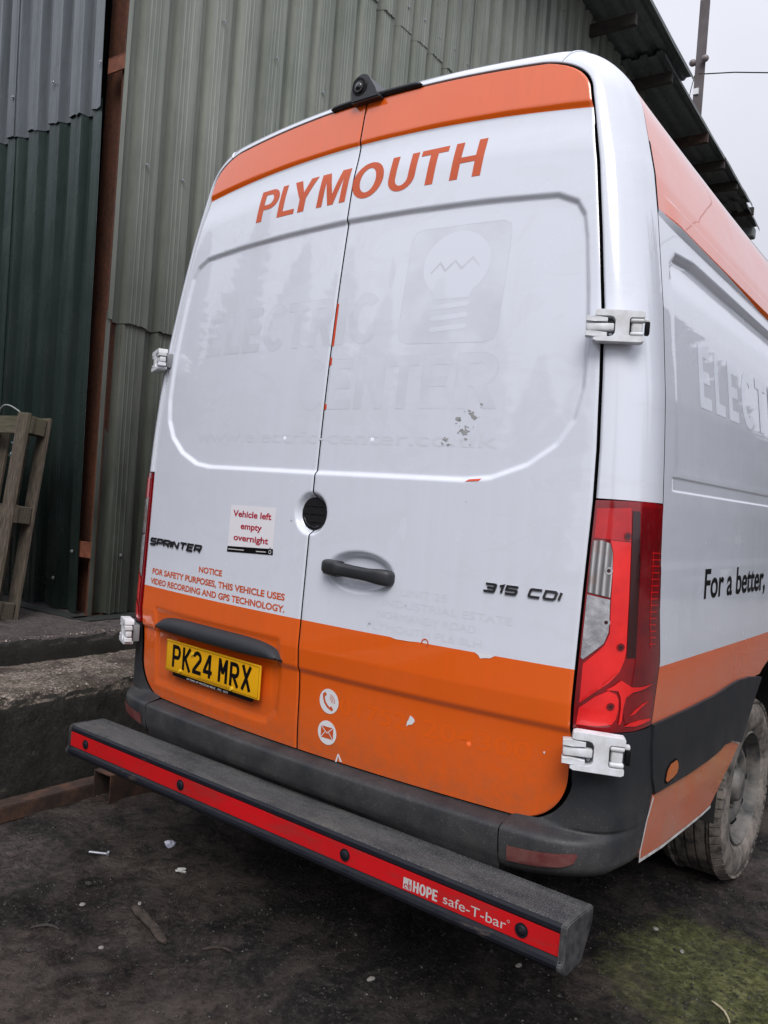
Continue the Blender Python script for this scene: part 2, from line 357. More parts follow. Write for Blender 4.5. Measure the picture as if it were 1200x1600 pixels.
mm = t.math('MAXIMUM', t.math('MAXIMUM', blob(1.10, .76, .42, .42), blob(1.9, 2.9, .7, .9)), blob(2.9, .5, .9, .7))
mm = t.math('ADD', mm, t.math('MULTIPLY_ADD', t.noise(4, 12, .8), 3.4, -1.75))
moss = t.math('MULTIPLY', t.ramp(mm, (.10, 0), (.9, .95)), t.ramp(t.noise(40, 9, .8), (.38, .15), (.52, 1)))
b = t.mix(t.math('MULTIPLY', moss, .92), b, t.ramp(t.noise(34, 8, .75), (.36, (.07, .078, .024)), (.50, (.19, .20, .065)), (.62, (.34, .34, .15))))
fgm = t.math('ADD', t.math('MAXIMUM', blob(.25, -.78, 1.1, .42), blob(-1.15, -.45, .55, .40)), t.math('MULTIPLY_ADD', t.noise(4.5, 10, .75), 2.6, -1.35))
b = t.mix(t.math('MULTIPLY', t.ramp(fgm, (.0, 0), (.9, 1)), t.ramp(t.noise(26, 9, .8), (.40, .1), (.58, .85))), b, (.165, .135, .120))
pl2 = t.math('ADD', blob(1.35, 1.75, .55, .40), t.math('MULTIPLY_ADD', t.noise(7, 10, .75), 2.4, -1.35))
b = t.mix(t.math('MULTIPLY', t.ramp(pl2, (.1, 0), (.9, 1)), .55), b, (.19, .165, .155))
far = t.math('MULTIPLY', t.ramp(t.math('MULTIPLY_ADD', t.noise(3, 8, .7), .9, t.math('SUBTRACT', x, 2.1)), (.0, 0), (.6, 1)), .85)
b = t.mix(far, b, t.ramp(f, (.35, (.12, .11, .10)), (.65, (.21, .195, .18))))
hh = t.math('ADD', t.math('MULTIPLY', f, .9), t.math('ADD', t.math('MULTIPLY', g, .38), t.math('MULTIPLY', h2, .09)))
M['yard'] = t.set(base=b, rough=t.ramp(t.noise(2.2, 8, .65), (.40, .34), (.60, .9)), nrm=t.bump(hh, 1.0, .045), spec=.3)

# ------------------------------------------------------------------ object helpers
def link(o, parent=None, off=None):
    col.objects.link(o)
    if parent is not None: o.parent = parent
    if off is not None: o.location = off
    return o
ORG = {}
def thing(name, label, cat, loc, rotz=0, group=None):
    o = bpy.data.objects.new(name, None); col.objects.link(o); o.location = loc; o.rotation_euler = (0, 0, rotz)
    o.empty_display_size = .2; o['label'] = label; o['category'] = cat
    if group: o['group'] = group
    ORG[o.name] = Vector((0, 0, 0))
    return o
def mesh_obj(name, verts, faces, mat, parent=None, off=None, smooth=False, auto=None):
    me = bpy.data.meshes.new(name); me.from_pydata([tuple(map(float, v)) for v in verts], [], faces)
    me.materials.append(mat)
    if smooth: me.shade_smooth()
    me.update()
    o = bpy.data.objects.new(name, me); link(o, parent, off)
    return o
def bm_obj(name, bm, mat, parent=None, off=None, smooth=False, angle=None):
    bmesh.ops.recalc_face_normals(bm, faces=bm.faces)
    me = bpy.data.meshes.new(name)
    if smooth:
        for f in bm.faces: f.smooth = True
        if angle is not None:
            for e in bm.edges:
                if len(e.link_faces) == 2 and e.calc_face_angle(0) > R(angle): e.smooth = False
    bm.to_mesh(me); bm.free(); me.materials.append(mat)
    o = bpy.data.objects.new(name, me); link(o, parent, off); return o
def box(bm, c, s, rot=None, bev=0, seg=2):
    r = bmesh.ops.create_cube(bm, size=1); vs = r['verts']
    m = Matrix.Translation(Vector(c)) @ (rot.to_4x4() if rot is not None else Matrix.Identity(4)) @ Matrix.Diagonal((s[0], s[1], s[2], 1))
    bmesh.ops.transform(bm, matrix=m, verts=vs)
    if bev:
        es = list({e for v in vs for e in v.link_edges})
        bmesh.ops.bevel(bm, geom=es, offset=bev, segments=seg, affect='EDGES', profile=.5, clamp_overlap=True)
def cyl(bm, a, b, r, r2=None, seg=20, caps=True):
    a = Vector(a); b = Vector(b); d = b-a
    q = d.to_track_quat('Z', 'Y').to_matrix().to_4x4()
    bmesh.ops.create_cone(bm, cap_ends=caps, cap_tris=False, segments=seg, radius1=r, radius2=r if r2 is None else r2, depth=d.length, matrix=Matrix.Translation((a+b)/2) @ q)
def grid_faces(n, m, off=0, flip=False):
    f = []
    for i in range(n-1):
        for j in range(m-1):
            a = off+i*m+j
            f.append((a, a+1, a+m+1, a+m) if not flip else (a, a+m, a+m+1, a+1))
    return f
def grid_mesh(name, P, mat, parent=None, off=None, flip=False, smooth=True):
    n, m, _ = P.shape
    return mesh_obj(name, P.reshape(-1, 3), grid_faces(n, m, 0, flip), mat, parent, off, smooth)

# van surface points (rear), including pressings --------------------------------------------------
PANEL = [(0,1.450),(.52,1.452),(.60,1.461),(.70,1.500),(.775,1.556),(.815,1.62),(.830,1.70),(.828,1.82),(.815,1.95),(.796,2.09),(.782,2.155),(.757,2.195),(.70,2.221),(.50,2.232),(.25,2.239),(0,2.243)]
PANEL = PANEL + [(-a, b) for a, b in PANEL[-2:0:-1]]
def sdf_poly(px, pz, poly):
    px = np.asarray(px, float); pz = np.asarray(pz, float); d = np.full(px.shape, 9.); inside = np.zeros(px.shape, bool)
    n = len(poly)
    for i in range(n):
        ax, az = poly[i]; bx, bz = poly[(i+1) % n]
        ex, ez = bx-ax, bz-az; wx, wz = px-ax, pz-az
        t = np.clip((wx*ex+wz*ez)/(ex*ex+ez*ez), 0, 1)
        d = np.minimum(d, np.hypot(wx-ex*t, wz-ez*t))
        c = ((az > pz) != (bz > pz)) & (px < (bx-ax)*(pz-az)/((bz-az) if bz != az else 1e-9)+ax)
        inside ^= c
    return np.where(inside, d, -d)
def yrear(x, z):
    x = np.asarray(x, float); z = np.asarray(z, float)
    y = y0(x, z) + .010*sstep(-.001, .0125, sdf_poly(x, z, PANEL))
    # round lock recess
    r = np.hypot(x, (z-1.330)/1.0); y = y + .022*(1-sstep(.048, .068, r))
    # handle bowl
    e = np.sqrt(((x-.208)/.128)**2+((z-1.174)/.062)**2); y = y + .026*(1-sstep(.62, 1.0, e))
    # waist crease under the film edge: skin steps in below, running back out by the sill
    y = y + .008*(1-sstep(.842, .864, z))*sstep(.62, .835, z)
    # shallow number plate field on the left door
    q = sdf_poly(x, z, [(-.77,.66),(-.14,.66),(-.095,.70),(-.085,.80),(-.085,.93),(-.77,.93)])
    y = y + .006*sstep(-.012, .014, q)
    # top shelf pressing below the upper stripe
    y = y + .008*(1-sstep(2.478, 2.50, z+.0575*x*x))*sstep(2.36, 2.47, z+.0575*x*x)
    return y
def ysmooth(x, z): return yrear(x, z)

def fill_poly(polys, maxlen=.03):
    """triangulate 2-D outlines (first outer, rest holes), split long edges -> verts (n,2), tris"""
    pts = [p for pl in polys for p in pl]
    tris = tessellate_polygon([[Vector((p[0], p[1], 0)) for p in pl] for pl in polys])
    bm = bmesh.new(); vs = [bm.verts.new((p[0], p[1], 0)) for p in pts]
    for t_ in tris:
        try: bm.faces.new([vs[i] for i in t_])
        except ValueError: pass
    refine(bm, maxlen); return bm
def refine(bm, maxlen, it=7):
    for _ in range(it):
        es = [e for e in bm.edges if e.calc_length() > maxlen]
        if not es: break
        bmesh.ops.subdivide_edges(bm, edges=es, cuts=1)
        bmesh.ops.triangulate(bm, faces=[f for f in bm.faces if len(f.verts) > 3])
def map_bm(bm, fn):
    for v in bm.verts: v.co = Vector(fn(v.co.x, v.co.y, v.co.z))
def on_rear(off): return lambda x, z, d=0: (x, float(yrear(x, z))-off-d, z)
def on_side(off, X=None):
    return lambda y, z, d=0: ((X if X is not None else float(wside(z)) + side_disp(y, z))+off+d, y, z)
def patch(name, poly, fn, mat, parent, off=None, maxlen=.03, holes=()):
    bm = fill_poly([poly]+list(holes), maxlen); map_bm(bm, fn)
    return bm_obj(name, bm, mat, parent, off, smooth=True)

def text_bm(s, x0, x1, z0, h, bold=0.0, shear=0.0, extrude=0.0, space=1.0, res=5, maxlen=.03, flipx=False, word=1.0, align=None):
    """lettering in the plane: baseline z0, capital height h, stretched to run from x0 to x1"""
    def mk(txt):
        c = bpy.data.curves.new('t', 'FONT'); c.body = txt; c.offset = bold; c.shear = shear; c.space_character = space; c.space_word = word
        c.resolution_u = res; c.fill_mode = 'FRONT' if not extrude else 'BOTH'; c.extrude = extrude
        o = bpy.data.objects.new('t', c); col.objects.link(o); bpy.context.view_layer.update()
        me = bpy.data.meshes.new_from_object(o.evaluated_get(bpy.context.evaluated_depsgraph_get()))
        bpy.data.objects.remove(o); bpy.data.curves.remove(c); return me
    mh = mk('H'); ys = [v.co.y for v in mh.vertices]; H = max(ys)-min(ys); B = min(ys); bpy.data.meshes.remove(mh)
    me = mk(s); bm = bmesh.new(); bm.from_mesh(me); bpy.data.meshes.remove(me)
    xs = [v.co.x for v in bm.verts]; a, b = min(xs), max(xs)
    for v in bm.verts:
        v.co.x = x0+(v.co.x-a)/(b-a)*(x1-x0); v.co.y = z0+(v.co.y-B)/H*h
    bmesh.ops.triangulate(bm, faces=bm.faces); refine(bm, maxlen, 4)
    return bm
def lettering(name, s, x0, x1, z0, h, fn, mat, parent, off=None, label=None, depth=None, **k):
    bm = text_bm(s, x0, x1, z0, h, extrude=.5 if depth else 0, **k)
    for v in bm.verts:
        d = (v.co.z+.5)*depth if depth else 0
        v.co = Vector(fn(v.co.x, v.co.y, d))
    o = bm_obj(name, bm, mat, parent, off)
    if label: o['label'] = label
    return o
def stroke_polys(pts, w, closed=False):
    """mitred ribbon along a 2-D polyline -> quads"""
    P = [Vector(p) for p in pts]; n = len(P); Lf = []; Rt = []
    for i in range(n):
        if closed: a = P[i-1]; c = P[(i+1) % n]
        else: a = P[max(i-1, 0)]; c = P[min(i+1, n-1)]
        d1 = (P[i]-a).normalized() if (P[i]-a).length else (c-P[i]).normalized()
        d2 = (c-P[i]).normalized() if (c-P[i]).length else d1
        n1 = Vector((-d1.y, d1.x)); n2 = Vector((-d2.y, d2.x)); m = (n1+n2)
        m = m.normalized() if m.length > 1e-6 else n1
        k = w/2/max(.35, m.dot(n1)); Lf.append(P[i]+m*k); Rt.append(P[i]-m*k)
    q = []
    for i in range(n if closed else n-1):
        j = (i+1) % n; q.append((Lf[i], Lf[j], Rt[j], Rt[i]))
    return q
def strokes(name, lines, w, fn, mat, parent, off=None, maxlen=.03, label=None, closed=False):
    bm = bmesh.new()
    for k, ln in enumerate(lines):
        for q in stroke_polys(ln, w, closed):
            vs = [bm.verts.new((p.x, p.y, k*.00012)) for p in q]
            bm.faces.new(vs)
    bmesh.ops.remove_doubles(bm, verts=bm.verts, dist=1e-6); refine(bm, maxlen)
    map_bm(bm, lambda x, z, d: fn(x, z, d)); o = bm_obj(name, bm, mat, parent, off)
    if label: o['label'] = label
    return o
def circ(cx, cz, rx, rz=None, n=32, a0=0, a1=360):
    rz = rz or rx
    return [(cx+rx*math.cos(R(a0+(a1-a0)*i/n)), cz+rz*math.sin(R(a0+(a1-a0)*i/n))) for i in range(n if a1-a0 == 360 else n+1)]

# heavy grotesque capitals as outlines (unit height), so that letters keep clean counters
def _ell(cx, cz, rx, rz, a0, a1, n=18): return [(cx+rx*math.cos(R(a0+(a1-a0)*i/n)), cz+rz*math.sin(R(a0+(a1-a0)*i/n))) for i in range(n+1)]
def block_glyph(c, s=.195, t=.165):
    if c == 'P': return .66, [[[(0,0),(s,0),(s,.36),(.38,.36)]+_ell(.38,.68,.29,.32,-90,90)+[(0,1)], [(s,.36+t),(s,1-t),(.36,1-t)]+_ell(.36,.68,.115,.155,90,-90,10)[1:-1]+[(.36,.36+t)]]]
    if c == 'R': return .72, [[[(0,0),(s,0),(s,.40),(.30,.40),(.49,0),(.72,0),(.53,.41)]+_ell(.41,.705,.28,.295,-65,90)+[(0,1)], [(s,.40+t),(s,1-t),(.38,1-t)]+_ell(.38,.70,.115,.135,90,-90,10)[1:-1]+[(.38,.40+t)]]]
    if c == 'L': return .60, [[[(0,0),(.60,0),(.60,t),(s,t),(s,1),(0,1)]]]
    if c == 'I': return s, [[[(0,0),(s,0),(s,1),(0,1)]]]
    if c == 'T': return .66, [[[(.33-s/2,0),(.33+s/2,0),(.33+s/2,1-t),(.66,1-t),(.66,1),(0,1),(0,1-t),(.33-s/2,1-t)]]]
    if c == 'H': return .72, [[[(0,0),(s,0),(s,.5-t/2),(.72-s,.5-t/2),(.72-s,0),(.72,0),(.72,1),(.72-s,1),(.72-s,.5+t/2),(s,.5+t/2),(s,1),(0,1)]]]
    if c == 'E': return .63, [[[(0,0),(.63,0),(.63,t),(s,t),(s,.5-t/2),(.58,.5-t/2),(.58,.5+t/2),(s,.5+t/2),(s,1-t),(.62,1-t),(.62,1),(0,1)]]]
    if c == 'M': return .88, [[[(0,0),(s*.92,0),(s*.92,.74),(.355,0),(.525,0),(.88-s*.92,.74),(.88-s*.92,0),(.88,0),(.88,1),(.615,1),(.44,.33),(.265,1),(0,1)]]]
    if c == 'N': return .73, [[[(0,0),(s*.95,0),(s*.95,.66),(.53,0),(.73,0),(.73,1),(.73-s*.95,1),(.73-s*.95,.34),(.20,1),(0,1)]]]
    if c == 'Y': return .72, [[[(.36-s/2,0),(.36+s/2,0),(.36+s/2,.40),(.72,1),(.50,1),(.36,.60),(.22,1),(0,1),(.36-s/2,.40)]]]
    if c == 'O': return .80, [[_ell(.40,.5,.40,.52,0,360,36)[:-1], _ell(.40,.5,.40-s*1.03,.52-t*1.08,360,0,30)[:-1]]]
    if c == 'U': return .72, [[[(0,1)]+[(0,.36)]+_ell(.36,.36,.36,.38,180,360,20)[1:]+[(.72,1),(.72-s,1),(.72-s,.36)]+_ell(.36,.36,.36-s,.38-t,360,180,16)[1:]+[(s,1)]]]
    if c == 'C': return .74, [[_ell(.40,.5,.40,.52,42,318,32)+_ell(.40,.5,.40-s*1.03,.52-t*1.08,312,48,26)]]
def block_text(name, word, x0, x1, z0, h, fn, mat, parent, off=None, shear=0., gap=.085, fat=None, label=None, maxlen=.03, pos=None):
    s, t_ = fat or (.195, .165); W = []; cx = 0
    for c in word:
        w, ps = block_glyph(c, s, t_); W.append((cx, ps)); cx += w+gap
    tot = cx-gap; k = (x1-x0)/tot; bm = bmesh.new()
    for gi, (cx, ps) in enumerate(W):
        kx = k; ox = x0+cx*k
        if pos: ox = pos[gi][0]; kx = (pos[gi][1]-pos[gi][0])/block_glyph(word[gi], s, t_)[0]
        for rings in ps:
            rr = [[((ox+a*kx+shear*b*h), z0+b*h) for a, b in ring] for ring in rings]
            b2 = fill_poly(rr, maxlen); me = bpy.data.meshes.new('t'); b2.to_mesh(me); b2.free(); bm.from_mesh(me); bpy.data.meshes.remove(me)
    map_bm(bm, fn); o = bm_obj(name, bm, mat, parent, off)
    if label: o['label'] = label
    return o
# wide techno capitals for the raised badges
TG = {'S': (1,[[(1,1),(.08,1),(0,.86),(0,.62),(.08,.5),(.92,.5),(1,.38),(1,.12),(.92,0),(0,0)]]), 'P': (1,[[(0,0),(0,1),(.9,1),(1,.88),(1,.56),(.9,.42),(.14,.42)]]), 'R': (1,[[(0,0),(0,1),(.9,1),(1,.88),(1,.56),(.9,.42),(.14,.42)],[(.55,.42),(1,0)]]),
 'I': (0,[[(0,0),(0,1)]]), 'N': (1,[[(0,0),(0,1)],[(.06,1),(.94,0)],[(1,0),(1,1)]]), 'T': (1,[[(-.02,1),(1.02,1)],[(.5,0),(.5,.93)]]), 'E': (.9,[[(1,1),(0,1),(0,0),(1,0)],[(.1,.5),(.9,.5)]]),
 '3': (.85,[[(0,1),(.92,1),(1,.88),(1,.62),(.9,.5),(1,.38),(1,.12),(.92,0),(0,0)],[(.25,.5),(.86,.5)]]), '1': (.25,[[(0,.86),(1,1),(1,0)]]), '5': (.85,[[(1,1),(0,1),(0,.52),(.92,.52),(1,.4),(1,.12),(.92,0),(0,0)]]),
 'C': (1,[[(1,1),(.08,1),(0,.88),(0,.12),(.08,0),(1,0)]]), 'D': (1,[[(0,0),(0,1),(.86,1),(1,.84),(1,.16),(.86,0),(.0,0)]])}
def badge(name, word, x0, x1, z0, h, w, fn, mat, parent, off, shear=.3, gap=.42, depth=.004, label=None):
    tot = 0; L = []
    for c in word:
        if c == ' ': tot += .8; continue
        cw, g = TG[c]; L.append((tot, cw, g)); tot += cw*1.25+gap
    tot -= gap; k = (x1-x0-shear*h-w)/tot; bm = bmesh.new(); zz0 = z0+w/2; hh = h-w
    for cx, cw, g in L:
        for i, ln in enumerate(g):
            pts = [(x0+w/2+(cx+a*cw*1.25)*k+shear*b*hh, zz0+b*hh) for a, b in ln]
            for q in stroke_polys(pts, w): bm.faces.new([bm.verts.new((p.x, p.y, i*.0003)) for p in q])
    bmesh.ops.remove_doubles(bm, verts=bm.verts, dist=1e-6)
    r = bmesh.ops.extrude_face_region(bm, geom=bm.faces[:]); 
    for v in r['geom']:
        if isinstance(v, bmesh.types.BMVert): v.co.z += depth
    map_bm(bm, fn); o = bm_obj(name, bm, mat, parent, off)
    if label: o['label'] = label
    return o

# ================================================================== THE VAN
van = thing('delivery_van', 'white and orange high-roof panel van seen from behind, PLYMOUTH across its rear doors', 'van', (0, 3.0, GZ))
VO = (0, -3.0, -GZ)      # children keep world coordinates
def V(**k): return dict(parent=van, off=VO, **k)

# --- rear doors
DG = .0026
_D, _E = seg_rows(); _k = _D[:, 1] <= 2.6028; DZ_ = _D[_k, 1]; DX_ = _D[_k, 0]; _m = np.concatenate([[True], np.diff(DZ_) > 0]); DZ_ = DZ_[_m]; DX_ = DX_[_m]
def door_pts(sgn, nu=176):
    zb = .607; r = .13; rt_ = .085
    dz = r*(1-np.cos(np.linspace(0, math.pi/2, 26)))
    low = zb+dz; mid = np.arange(low[-1]+.0045, 2.597-.085, .0048)
    dt = rt_*(1-np.cos(np.linspace(0, math.pi/2, 20)))[::-1]; topz = 2.597-dt
    zz = np.concatenate([low, mid, topz[1:] if abs(topz[0]-mid[-1]) < .002 else topz])
    P = np.zeros((len(zz), nu, 3))
    for i, z in enumerate(zz):
        xo = float(hw(z))-.005; d = z-zb
        if d < r: xo -= r-math.sqrt(max(0, r*r-(r-d)**2))
        if z > 2.40: xo = float(np.interp(z, DZ_, DX_))-.008
        u = np.linspace(0, 1, nu); xs = DG+(xo-DG)*u
        zt = 2.626-.029*(np.minimum(xs, .62)/.6)**2
        w = sstep(2.30, 2.597, z) if z > 2.30 else 0
        zs = z+(zt-2.597)*w
        P[i, :, 0] = xs*sgn; P[i, :, 2] = zs
    P[..., 1] = yrear(P[..., 0], P[..., 2])
    for sl in ((0, slice(None)), (-1, slice(None)), (slice(None), 0), (slice(None), -1)): P[sl][..., 1] += .002
    return P
doors = {}
for sgn in (-1, 1):
    P = door_pts(sgn); doors[sgn] = P
    o = grid_mesh('rear_door', P, M['rear'], flip=(sgn < 0), **V())
    o['label'] = 'left rear door with the number plate' if sgn < 0 else 'right rear door with the black handle'
    # rubber return round the door edge, black to carry the gap's shade as colour
    ring = np.concatenate([P[0, :], P[1:, -1], P[-1, -2::-1], P[-2:0:-1, 0]])
    vs = np.concatenate([ring, ring+np.array([0, .03, 0])]); n = len(ring)
    mesh_obj('door_seal', vs, [(i, (i+1) % n, n+(i+1) % n, n+i) for i in range(n)], M['black'], van, VO, True)
# dark backing behind the gaps, their shade put into its colour
xs = np.linspace(-.86, .86, 40); zs = np.linspace(.60, 2.66, 60)
X, Z = np.meshgrid(xs, zs); lim = hw(Z)+.02; Xc = X/.86*lim
grid_mesh('door_seal', np.stack([Xc, y0(Xc, Z)+.045, np.minimum(Z, 2.65-.1*Xc*Xc)], -1), M['black'], van, VO)

# --- rear frame: corner pillars and the band over the doors
Dc, Ec = seg_rows(); NR = len(Dc); I0 = int(np.argmax(Dc[:, 1] >= 1.428))
for sgn in (-1, 1):
    S = np.linspace(0, 1, 30); rows = []
    for i in range(I0, NR):
        q = blend(Dc[i, 0], Dc[i, 1], Ec[i], S)
        rows.append(q)
    P = np.array(rows)
    # rolled flange into the door gap and at the body seam
    fl = P[:, :1] + np.array([0, .03, 0]); P = np.concatenate([fl, P], 1)
    P[..., 0] *= sgn
    grid_mesh('corner_pillar', P, M['white'], flip=(sgn > 0), **V())
    base = blend(Dc[I0, 0], Dc[I0, 1], Ec[I0], S); base[:, 0] *= sgn
    vs = np.concatenate([base, base*[.94, 1, 1]+[0, .03, 0]]); n = len(base)
    mesh_obj('pillar_foot', vs, [(i, i+1, n+i+1, n+i) for i in range(n-1)], M['black'], van, VO)
# short roof seam at each top corner
for sgn in (-1, 1):
    i = int(np.argmin(abs(Dc[:, 0]-.655)+(Dc[:, 1] < 2.5)*9)); q = blend(Dc[i, 0], Dc[i, 1], Ec[i], np.linspace(0, 1, 14)); q[:, 0] *= sgn
    bm = bmesh.new()
    for a, b in zip(q[:-1], q[1:]): cyl(bm, a, b, .0035, seg=6, caps=False)
    bm_obj('roof_seam', bm, M['white'], smooth=True, **V())

# --- body sides and roof
SREC = [(.350,1.515),(.350,2.02),(.375,2.085),(.43,2.125),(.60,2.145),(4.6,2.10),(4.6,1.515)]
def side_disp(y, z):
    y = np.asarray(y, float); z = np.asarray(z, float)
    d = sdf_poly(y, z, SREC); up = sstep(2.0, 2.13, z)
    o = -.0012*sstep(0, .012, d)*(1-up) - .020*sstep(0, .028, d)*up
    g = sstep(.325, .345, y)*sstep(1.462, 1.470, z)*(1-sstep(1.498, 1.504, z)); o = o-.0035*g
    o = o-.0016*sstep(1.272, 1.276, z)
    return o
ys = np.concatenate([np.arange(0, 1.95, .0125), np.linspace(2.0, 5.3, 16)])
def wroof(i, y): return Ec[i]
for sgn in (-1, 1):
    rows = []
    J = [i for i in range(NR) if Ec[i, 2] < 2.60 and i < 100]
    zf = np.unique(np.round(np.concatenate([np.arange(.865, 2.485, .010), np.arange(1.456, 1.512, .002), np.arange(2.06, 2.17, .0045), np.arange(2.255, 2.28, .003), np.arange(2.395, 2.42, .003)]), 4))
    ER = [(float(wside(q)), float(yseam(q)), q) for q in zf]+[tuple(Ec[i]) for i in J if Ec[i, 2] > 2.4865]
    for x, yy, z in ER:
        y = yy+.0095+ys*(1-.0) ; y = np.minimum(y, 5.5)
        zz = np.full_like(y, z)
        if z < 1.30:
            arch = np.where(abs(y-1.58) < .525, .385+np.sqrt(np.maximum(0, .525**2-(y-1.58)**2)), .865); lo = np.maximum(.865, arch)
            zz = lo+(z-.865)/(1.30-.865)*(1.30-lo)
        nx = np.interp(z, [2.2, 2.45, 2.6], [1, .8, .5])
        dsp = side_disp(y, zz)
        # stepped gutter pressings above the recess
        st = .006*(sstep(2.262, 2.270, z)-1)*sstep(.36, .50, y) + .005*(sstep(2.405, 2.412, z)-1)*sstep(.2, .45, y) if z > 2.2 else 0
        xx = x+dsp-st*1.0*(z > 2.2)-.004*np.clip(y-1, 0, 3)
        rows.append(np.stack([xx*sgn, y, zz+zdrop(z, y)], -1))
    grid_mesh('side_panel', np.array(rows), M['side'], flip=(sgn > 0), **V())
    q = np.array(rows)[:, 0]; vs = np.concatenate([q, q*[.97, 1, 1]]); n = len(q)
    mesh_obj('panel_edge', vs, [(i, i+1, n+i+1, n+i) for i in range(n-1)], M['black'], van, VO)
    # dark strip behind the seam
    q = Ec[I0:len(J)].copy(); q[:, 0] *= sgn; a = q*[.985, 1, 1]+[0, -.02, 0]; b = q*[.985, 1, 1]+[0, .02, 0]; n = len(q)
    mesh_obj('seam_sealer', np.concatenate([a, b]), [(i, i+1, n+i+1, n+i) for i in range(n-1)], M['black'], van, VO)
J0 = J[-1]; yr = np.concatenate([np.arange(0, 1.9, .05), np.linspace(2.0, 5.0, 12)])
rows = []
for sgn, idx in ((1, range(J0, NR)), (-1, range(NR-2, J0-1, -1))):
    for i in idx:
        x, yy, z = Ec[i]; y = yy+.0095+yr; rows.append(np.stack([np.full_like(y, x)*sgn-sgn*.004*np.clip(y-1, 0, 3)*(abs(x) > .3), y, z+zdrop(z, y)], -1))
grid_mesh('roof_panel', np.array(rows), M['white'], **V())

# --- cab, bonnet and floor so that the van is whole from the side
bm = bmesh.new()
prof = [(5.20, .45), (5.20, 2.45), (5.55, 2.36), (5.95, 2.0), (6.45, 1.42), (7.05, 1.22), (7.22, .95), (7.25, .45)]
W2 = [.96, .78, .76, .80, .90, .88, .86, .86]
L1 = [bm.verts.new((-w, y, z)) for (y, z), w in zip(prof, W2)]; L2 = [bm.verts.new((w, y, z)) for (y, z), w in zip(prof, W2)]
bm.faces.new(L1); bm.faces.new(L2[::-1])
for i in range(len(prof)): j = (i+1) % len(prof); bm.faces.new((L1[i], L2[i], L2[j], L1[j]))
bmesh.ops.bevel(bm, geom=bm.edges[:], offset=.05, segments=2, affect='EDGES')
bm_obj('cab', bm, M['white'], smooth=True, angle=40, **V())
for sgn in (-1, 1):
    bm = bmesh.new()
    vs = [bm.verts.new(p) for p in [(sgn*.967, 5.45, 1.35), (sgn*.905, 6.35, 1.35), (sgn*.82, 5.92, 1.93), (sgn*.83, 5.50, 2.05)]]
    bm.faces.new(vs); r = bmesh.ops.extrude_face_region(bm, geom=bm.faces[:]); bmesh.ops.translate(bm, verts=[v for v in r['geom'] if isinstance(v, bmesh.types.BMVert)], vec=(sgn*.012, 0, 0))
    bm_obj('cab_window', bm, M['glass_dark'], **V())
bm = bmesh.new(); vs = [bm.verts.new(p) for p in [(-.72, 6.02, 1.97), (.72, 6.02, 1.97), (.80, 6.46, 1.46), (-.80, 6.46, 1.46)]]
bm.faces.new(vs); r = bmesh.ops.extrude_face_region(bm, geom=bm.faces[:]); bmesh.ops.translate(bm, verts=[v for v in r['geom'] if isinstance(v, bmesh.types.BMVert)], vec=(0, .03, .03))
bm_obj('windscreen', bm, M['glass_dark'], **V())
bm = bmesh.new(); box(bm, (0, 3.2, .52), (1.76, 5.4, .10)); box(bm, (0, .40, .50), (1.2, .35, .10)); box(bm, (0, 1.58, .385), (1.3, .12, .12)); cyl(bm, (0, 1.0, .40), (0, 2.6, .42), .05)
box(bm, (.62, .62, .46), (.06, 1.0, .12)); box(bm, (-.62, .62, .46), (.06, 1.0, .12))
bm_obj('underbody', bm, M['under'], **V())
for yc in (1.58, 5.9):
    for sgn in (-1, 1):
        bm = bmesh.new(); n = 24; r_ = .50
        v0 = [bm.verts.new((sgn*.955, yc+r_*math.cos(math.pi*i/n), .385+r_*1.0*math.sin(math.pi*i/n))) for i in range(n+1)]
        v1 = [bm.verts.new((sgn*.60, yc+r_*math.cos(math.pi*i/n), .385+r_*1.0*math.sin(math.pi*i/n))) for i in range(n+1)]
        for i in range(n): bm.faces.new((v0[i], v0[i+1], v1[i+1], v1[i]))
        bm.faces.new(v1)
        bm_obj('wheel_arch_liner', bm, M['under'], **V())

# --- wheels
def make_wheel(loc, sgn):
    w = bpy.data.objects.new('wheel', None); link(w, van, (loc[0], loc[1]-3.0, loc[2]-GZ)); w.rotation_euler = (0, 0, 0 if sgn > 0 else math.pi)
    return w
def lathe(bm, prof, seg=72):
    rings = [[bm.verts.new((x, r*math.cos(2*math.pi*k/seg), r*math.sin(2*math.pi*k/seg))) for k in range(seg)] for x, r in prof]
    for a, b in zip(rings[:-1], rings[1:]):
        for k in range(seg): bm.faces.new((a[k], a[(k+1) % seg], b[(k+1) % seg], b[k]))
TR = .346
bm = bmesh.new()       # local x = outboard, origin in the middle of the tyre width (.235)
lathe(bm, [(-.080,.215),(-.108,.235),(-.1175,.275),(-.112,.315),(-.098,.334)], 72)
lathe(bm, [(.098,.334),(.106,.326),(.112,.314),(.1175,.286),(.1165,.262),(.112,.243),(.108,.235),(.100,.219),(.092,.212)], 72)
tyre_me = bm
wheel_parts = {}
def part_mesh(name, bm, mat, smooth=True, angle=None):
    o = bm_obj(name, bm, mat, smooth=smooth, angle=angle); me = o.data; bpy.data.objects.remove(o); return me
me_tyre = part_mesh('tyre', bm, M['tyre'])
bm = bmesh.new()       # tread with circumferential grooves
pr = [(-.098,.334),(-.094,.3395)]
for a, b in ((-.094,-.062),(-.052,-.022),(-.012,.014),(.024,.054),(.064,.094)):
    pr += [(a,.3435),(b,.3435),(b+.0015,.3350),(b+.0085,.3350)]
pr = pr[:-2]+[(.094,.3395),(.098,.334)]
lathe(bm, pr, 96); me_tread = part_mesh('tread', bm, M['tread'], True, 30)
bm = bmesh.new()       # shoulder blocks cut by sipes
